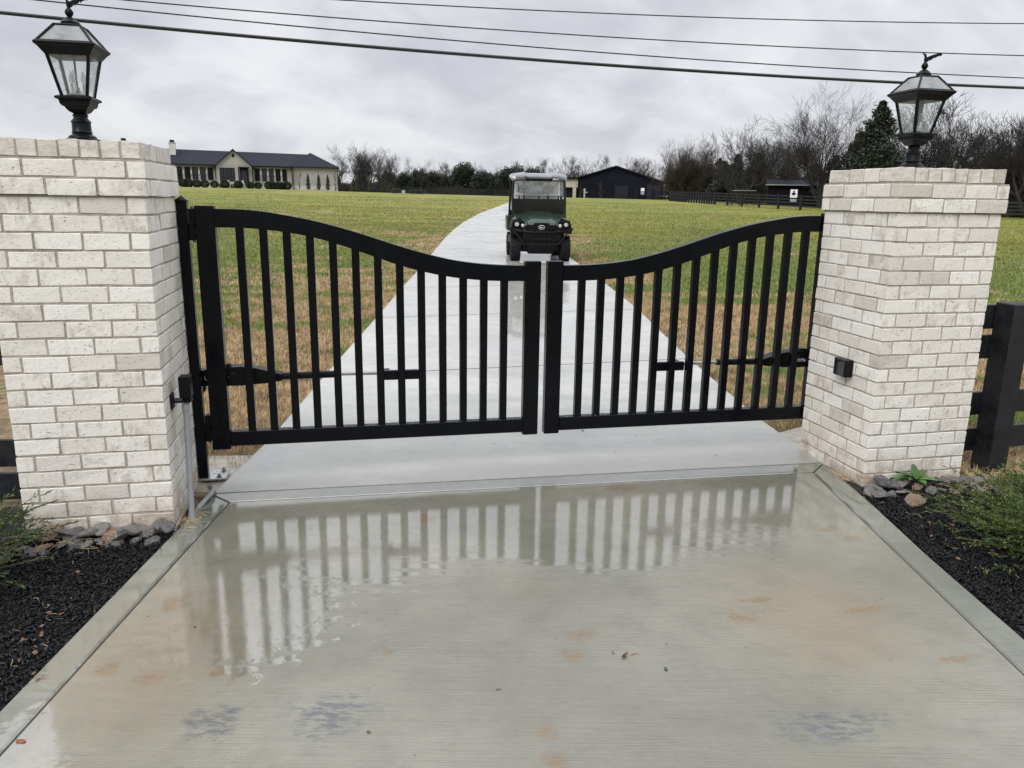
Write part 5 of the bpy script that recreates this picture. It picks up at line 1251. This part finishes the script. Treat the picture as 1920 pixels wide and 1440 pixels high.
TY.place(40.3, 121.5, 3.0, 1, 'young_tree', 'slender young brown tree before the middle of the black barn', 'young trees by the barn', .7); TY.place(36.3, 119.6, 2.8, 2, 'young_tree', 'slender young tree before the left end of the barn', 'young trees by the barn', .7)
for x, y, l in ((8.5, 114.7, 'pale grey utility box at the far edge of the lawn'),):
    root = empty('utility_box', (x, y, float(tz(x, y)))); tag(root, l, 'utility box'); MB().cbox((-.22, -.2, 0), (.22, .2, .42), .02).build('cabinet', M['stone'], root); MB().cbox((-.24, -.22, .42), (.24, .22, .47), .01).build('lid', M['conduit'], root)
hd_ = ball_mesh(19, 1.6, .7, 1600, .09)
for x, l in ((7.4, 'low dark shrub left of the utility box'), (9.9, 'low dark shrub right of the utility box'), (11.0, 'low dark shrub farther right of the utility box')): shrub(hd_, x, 115.5, 'low_shrub', l, 'shrub', None)
# post beside the barn's young tree (sign-like stake)
root = empty('timber_stake', (37.0, 119.5, float(tz(37, 119.5)))); tag(root, 'short pale timber stake with a side arm before the barn', 'stake'); MB().box((-.1, -.1, 0), (.1, .1, 1.4)).build('post', M['stone'], root); MB().box((.102, -.05, .75), (.5, .05, .9)).build('arm', M['stone'], root)

# ================================================================ FAR FENCES
def far_fence(pts, step, hgt, nr, label, solid=0, rail_h=.14):
    root = empty('board_fence', (pts[0][0], pts[0][1], float(tz(*pts[0])))); tag(root, label, 'fence', 'black board fences round the field')
    ox, oy, oz = root.location
    A = np.array(pts, float); d_ = np.r_[0, np.cumsum(np.hypot(*np.diff(A, axis=0).T))]; n = max(2, int(d_[-1]/step)); ss = np.linspace(0, d_[-1], n+1)
    P = [(np.interp(s_, d_, A[:, 0]), np.interp(s_, d_, A[:, 1])) for s_ in ss]; P = [(x, y, float(tz(x, y))) for x, y in P]
    pm = MB().box((-.09, -.09, -.1), (.09, .09, hgt)).mesh('post', M['fence'])
    for x, y, z_ in P: o = bpy.data.objects.new('post', pm); COL.objects.link(o); o.parent = root; o.location = (x-ox, y-oy, z_-oz)
    for a, b_ in zip(P[:-1], P[1:]):
        L_ = math.dist(a[:2], b_[:2]); ang = math.atan2(b_[1]-a[1], b_[0]-a[0])
        for k in range(nr):
            zt = hgt-.05-k*(hgt-.15)/nr
            o = MB().box((.1, -.012, -rail_h), (L_-.1, .012, 0)).build('rail', M['fence'], root)
            o.location = (a[0]-ox, a[1]-oy, a[2]+zt-oz); o.rotation_euler = (0, -math.atan2(b_[2]-a[2], L_), ang)
    return root
far_fence([(-2, 150), (14, 158), (34, 160), (40, 155)], 2.7, 1.35, 4, 'black board fence along the foot of the far tree line')
far_fence([(43.4, 101.1), (42.4, 93.9), (42.4, 89.5), (42.1, 85.2)], .75, 1.3, 3, 'black fence with closely spaced posts right of the barn', rail_h=.12)
far_fence([(42.1, 84.9), (41.7, 79.8), (41.8, 71.7), (42.3, 64.4), (44, 60.5), (54.4, 55.9), (62, 50)], 3.3, 1.35, 4, 'black board fence with wide bays behind the right pillar')
# small sign on the fence
zs = float(tz(41.7, 68.1)); root = empty('fence_sign', (41.7, 68.0, zs)); root.rotation_euler = (0, 0, -R(31)); tag(root, 'small white sign with dark figure on the far right fence', 'sign')
MB().box((-.32, -.02, 1.10), (.32, .01, 1.85)).build('board', M['white'], root)
MB().prism([(-.15, 1.35), (0, 1.3), (.12, 1.35), (.2, 1.5), (.06, 1.55), (.05, 1.75), (-.06, 1.75), (-.06, 1.55), (-.2, 1.52)], -.03, -.021, 'y').build('figure', M['trim'], root)
MB().box((-.28, -.02, .72), (.28, .01, .98)).build('lower_board', M['conduit'], root)
# small dark house in the trees
root = empty('cottage', (52.5, 80.5, float(tz(52.5, 80.5)))); root.rotation_euler = (0, 0, -R(31)); tag(root, 'small dark cottage with pale roof edge hidden among the right trees', 'house')
MB().box((-5.5, 0, -.2), (5.5, 5, 2.2)).build('wall', M['barn'], root)
MB().prism([(-.5, 2.2), (2.5, 2.9), (5.5, 2.2)], -5.8, 5.8, 'x').build('roof', M['shingle'], root)
MB().box((-5.8, -.56, 2.2), (5.8, -.505, 2.3)).build('gutter', M['conduit'], root)
for x_ in (1.6, 3.6):
    f = MB().box((x_-.35, -.06, 1.0), (x_+.35, -.002, 1.7)).build('window', M['conduit'], root); MB().box((x_-.28, -.08, 1.07), (x_+.28, -.062, 1.63)).build('pane', M['pane'], f)
# open shed behind the fence, parked trailer
root = empty('open_shelter', (44.5, 82.8, float(tz(44.5, 82.8)))); tag(root, 'low open shelter with thin pale roof behind the dark fence', 'shelter'); root.scale = (.75, .75, .8); MB().box((-1.3, -1.3, 1.95), (1.3, 1.3, 2.03)).build('roof', M['conduit'], root)
for q in ((-1.2, -1.2), (1.2, -1.2), (-1.2, 1.2), (1.2, 1.2)): MB().box((q[0]-.06, q[1]-.06, 0), (q[0]+.06, q[1]+.06, 1.948)).build('post', M['fence'], root)
root = empty('flatbed_trailer', (50.2, 116.5, float(tz(50.2, 116.5)))); tag(root, 'dark utility trailer with pale wheel guard parked right of the barn', 'trailer')
MB().box((-1.6, -.8, .5), (1.8, .8, .62)).build('deck', M['wood'], root)
MB().tube([(-1.6, 0, .5), (-2.9, 0, .45)], .05, 6).build('drawbar', M['trim'], root)
for x_ in (-1.1, .0, 1.7): MB().box((x_-.04, -.8, .622), (x_+.04, -.74, 1.1)).build('stake', M['trim'], root)
MB().box((-1.5, -.82, 1.0), (1.8, -.802, 1.1)).build('side_rail', M['trim'], root)
MB().tube([(-.6, -.85, .28), (-.6, -.65, .28)], .28, 14).build('wheel', M['tyre'], root)
MB().tube([(-1.1, -.83, .32), (-1.0, -.83, .55), (-.6, -.83, .68), (-.2, -.83, .55), (-.1, -.83, .32)], .05, 6).build('wheel_guard', M['plinth'], root)
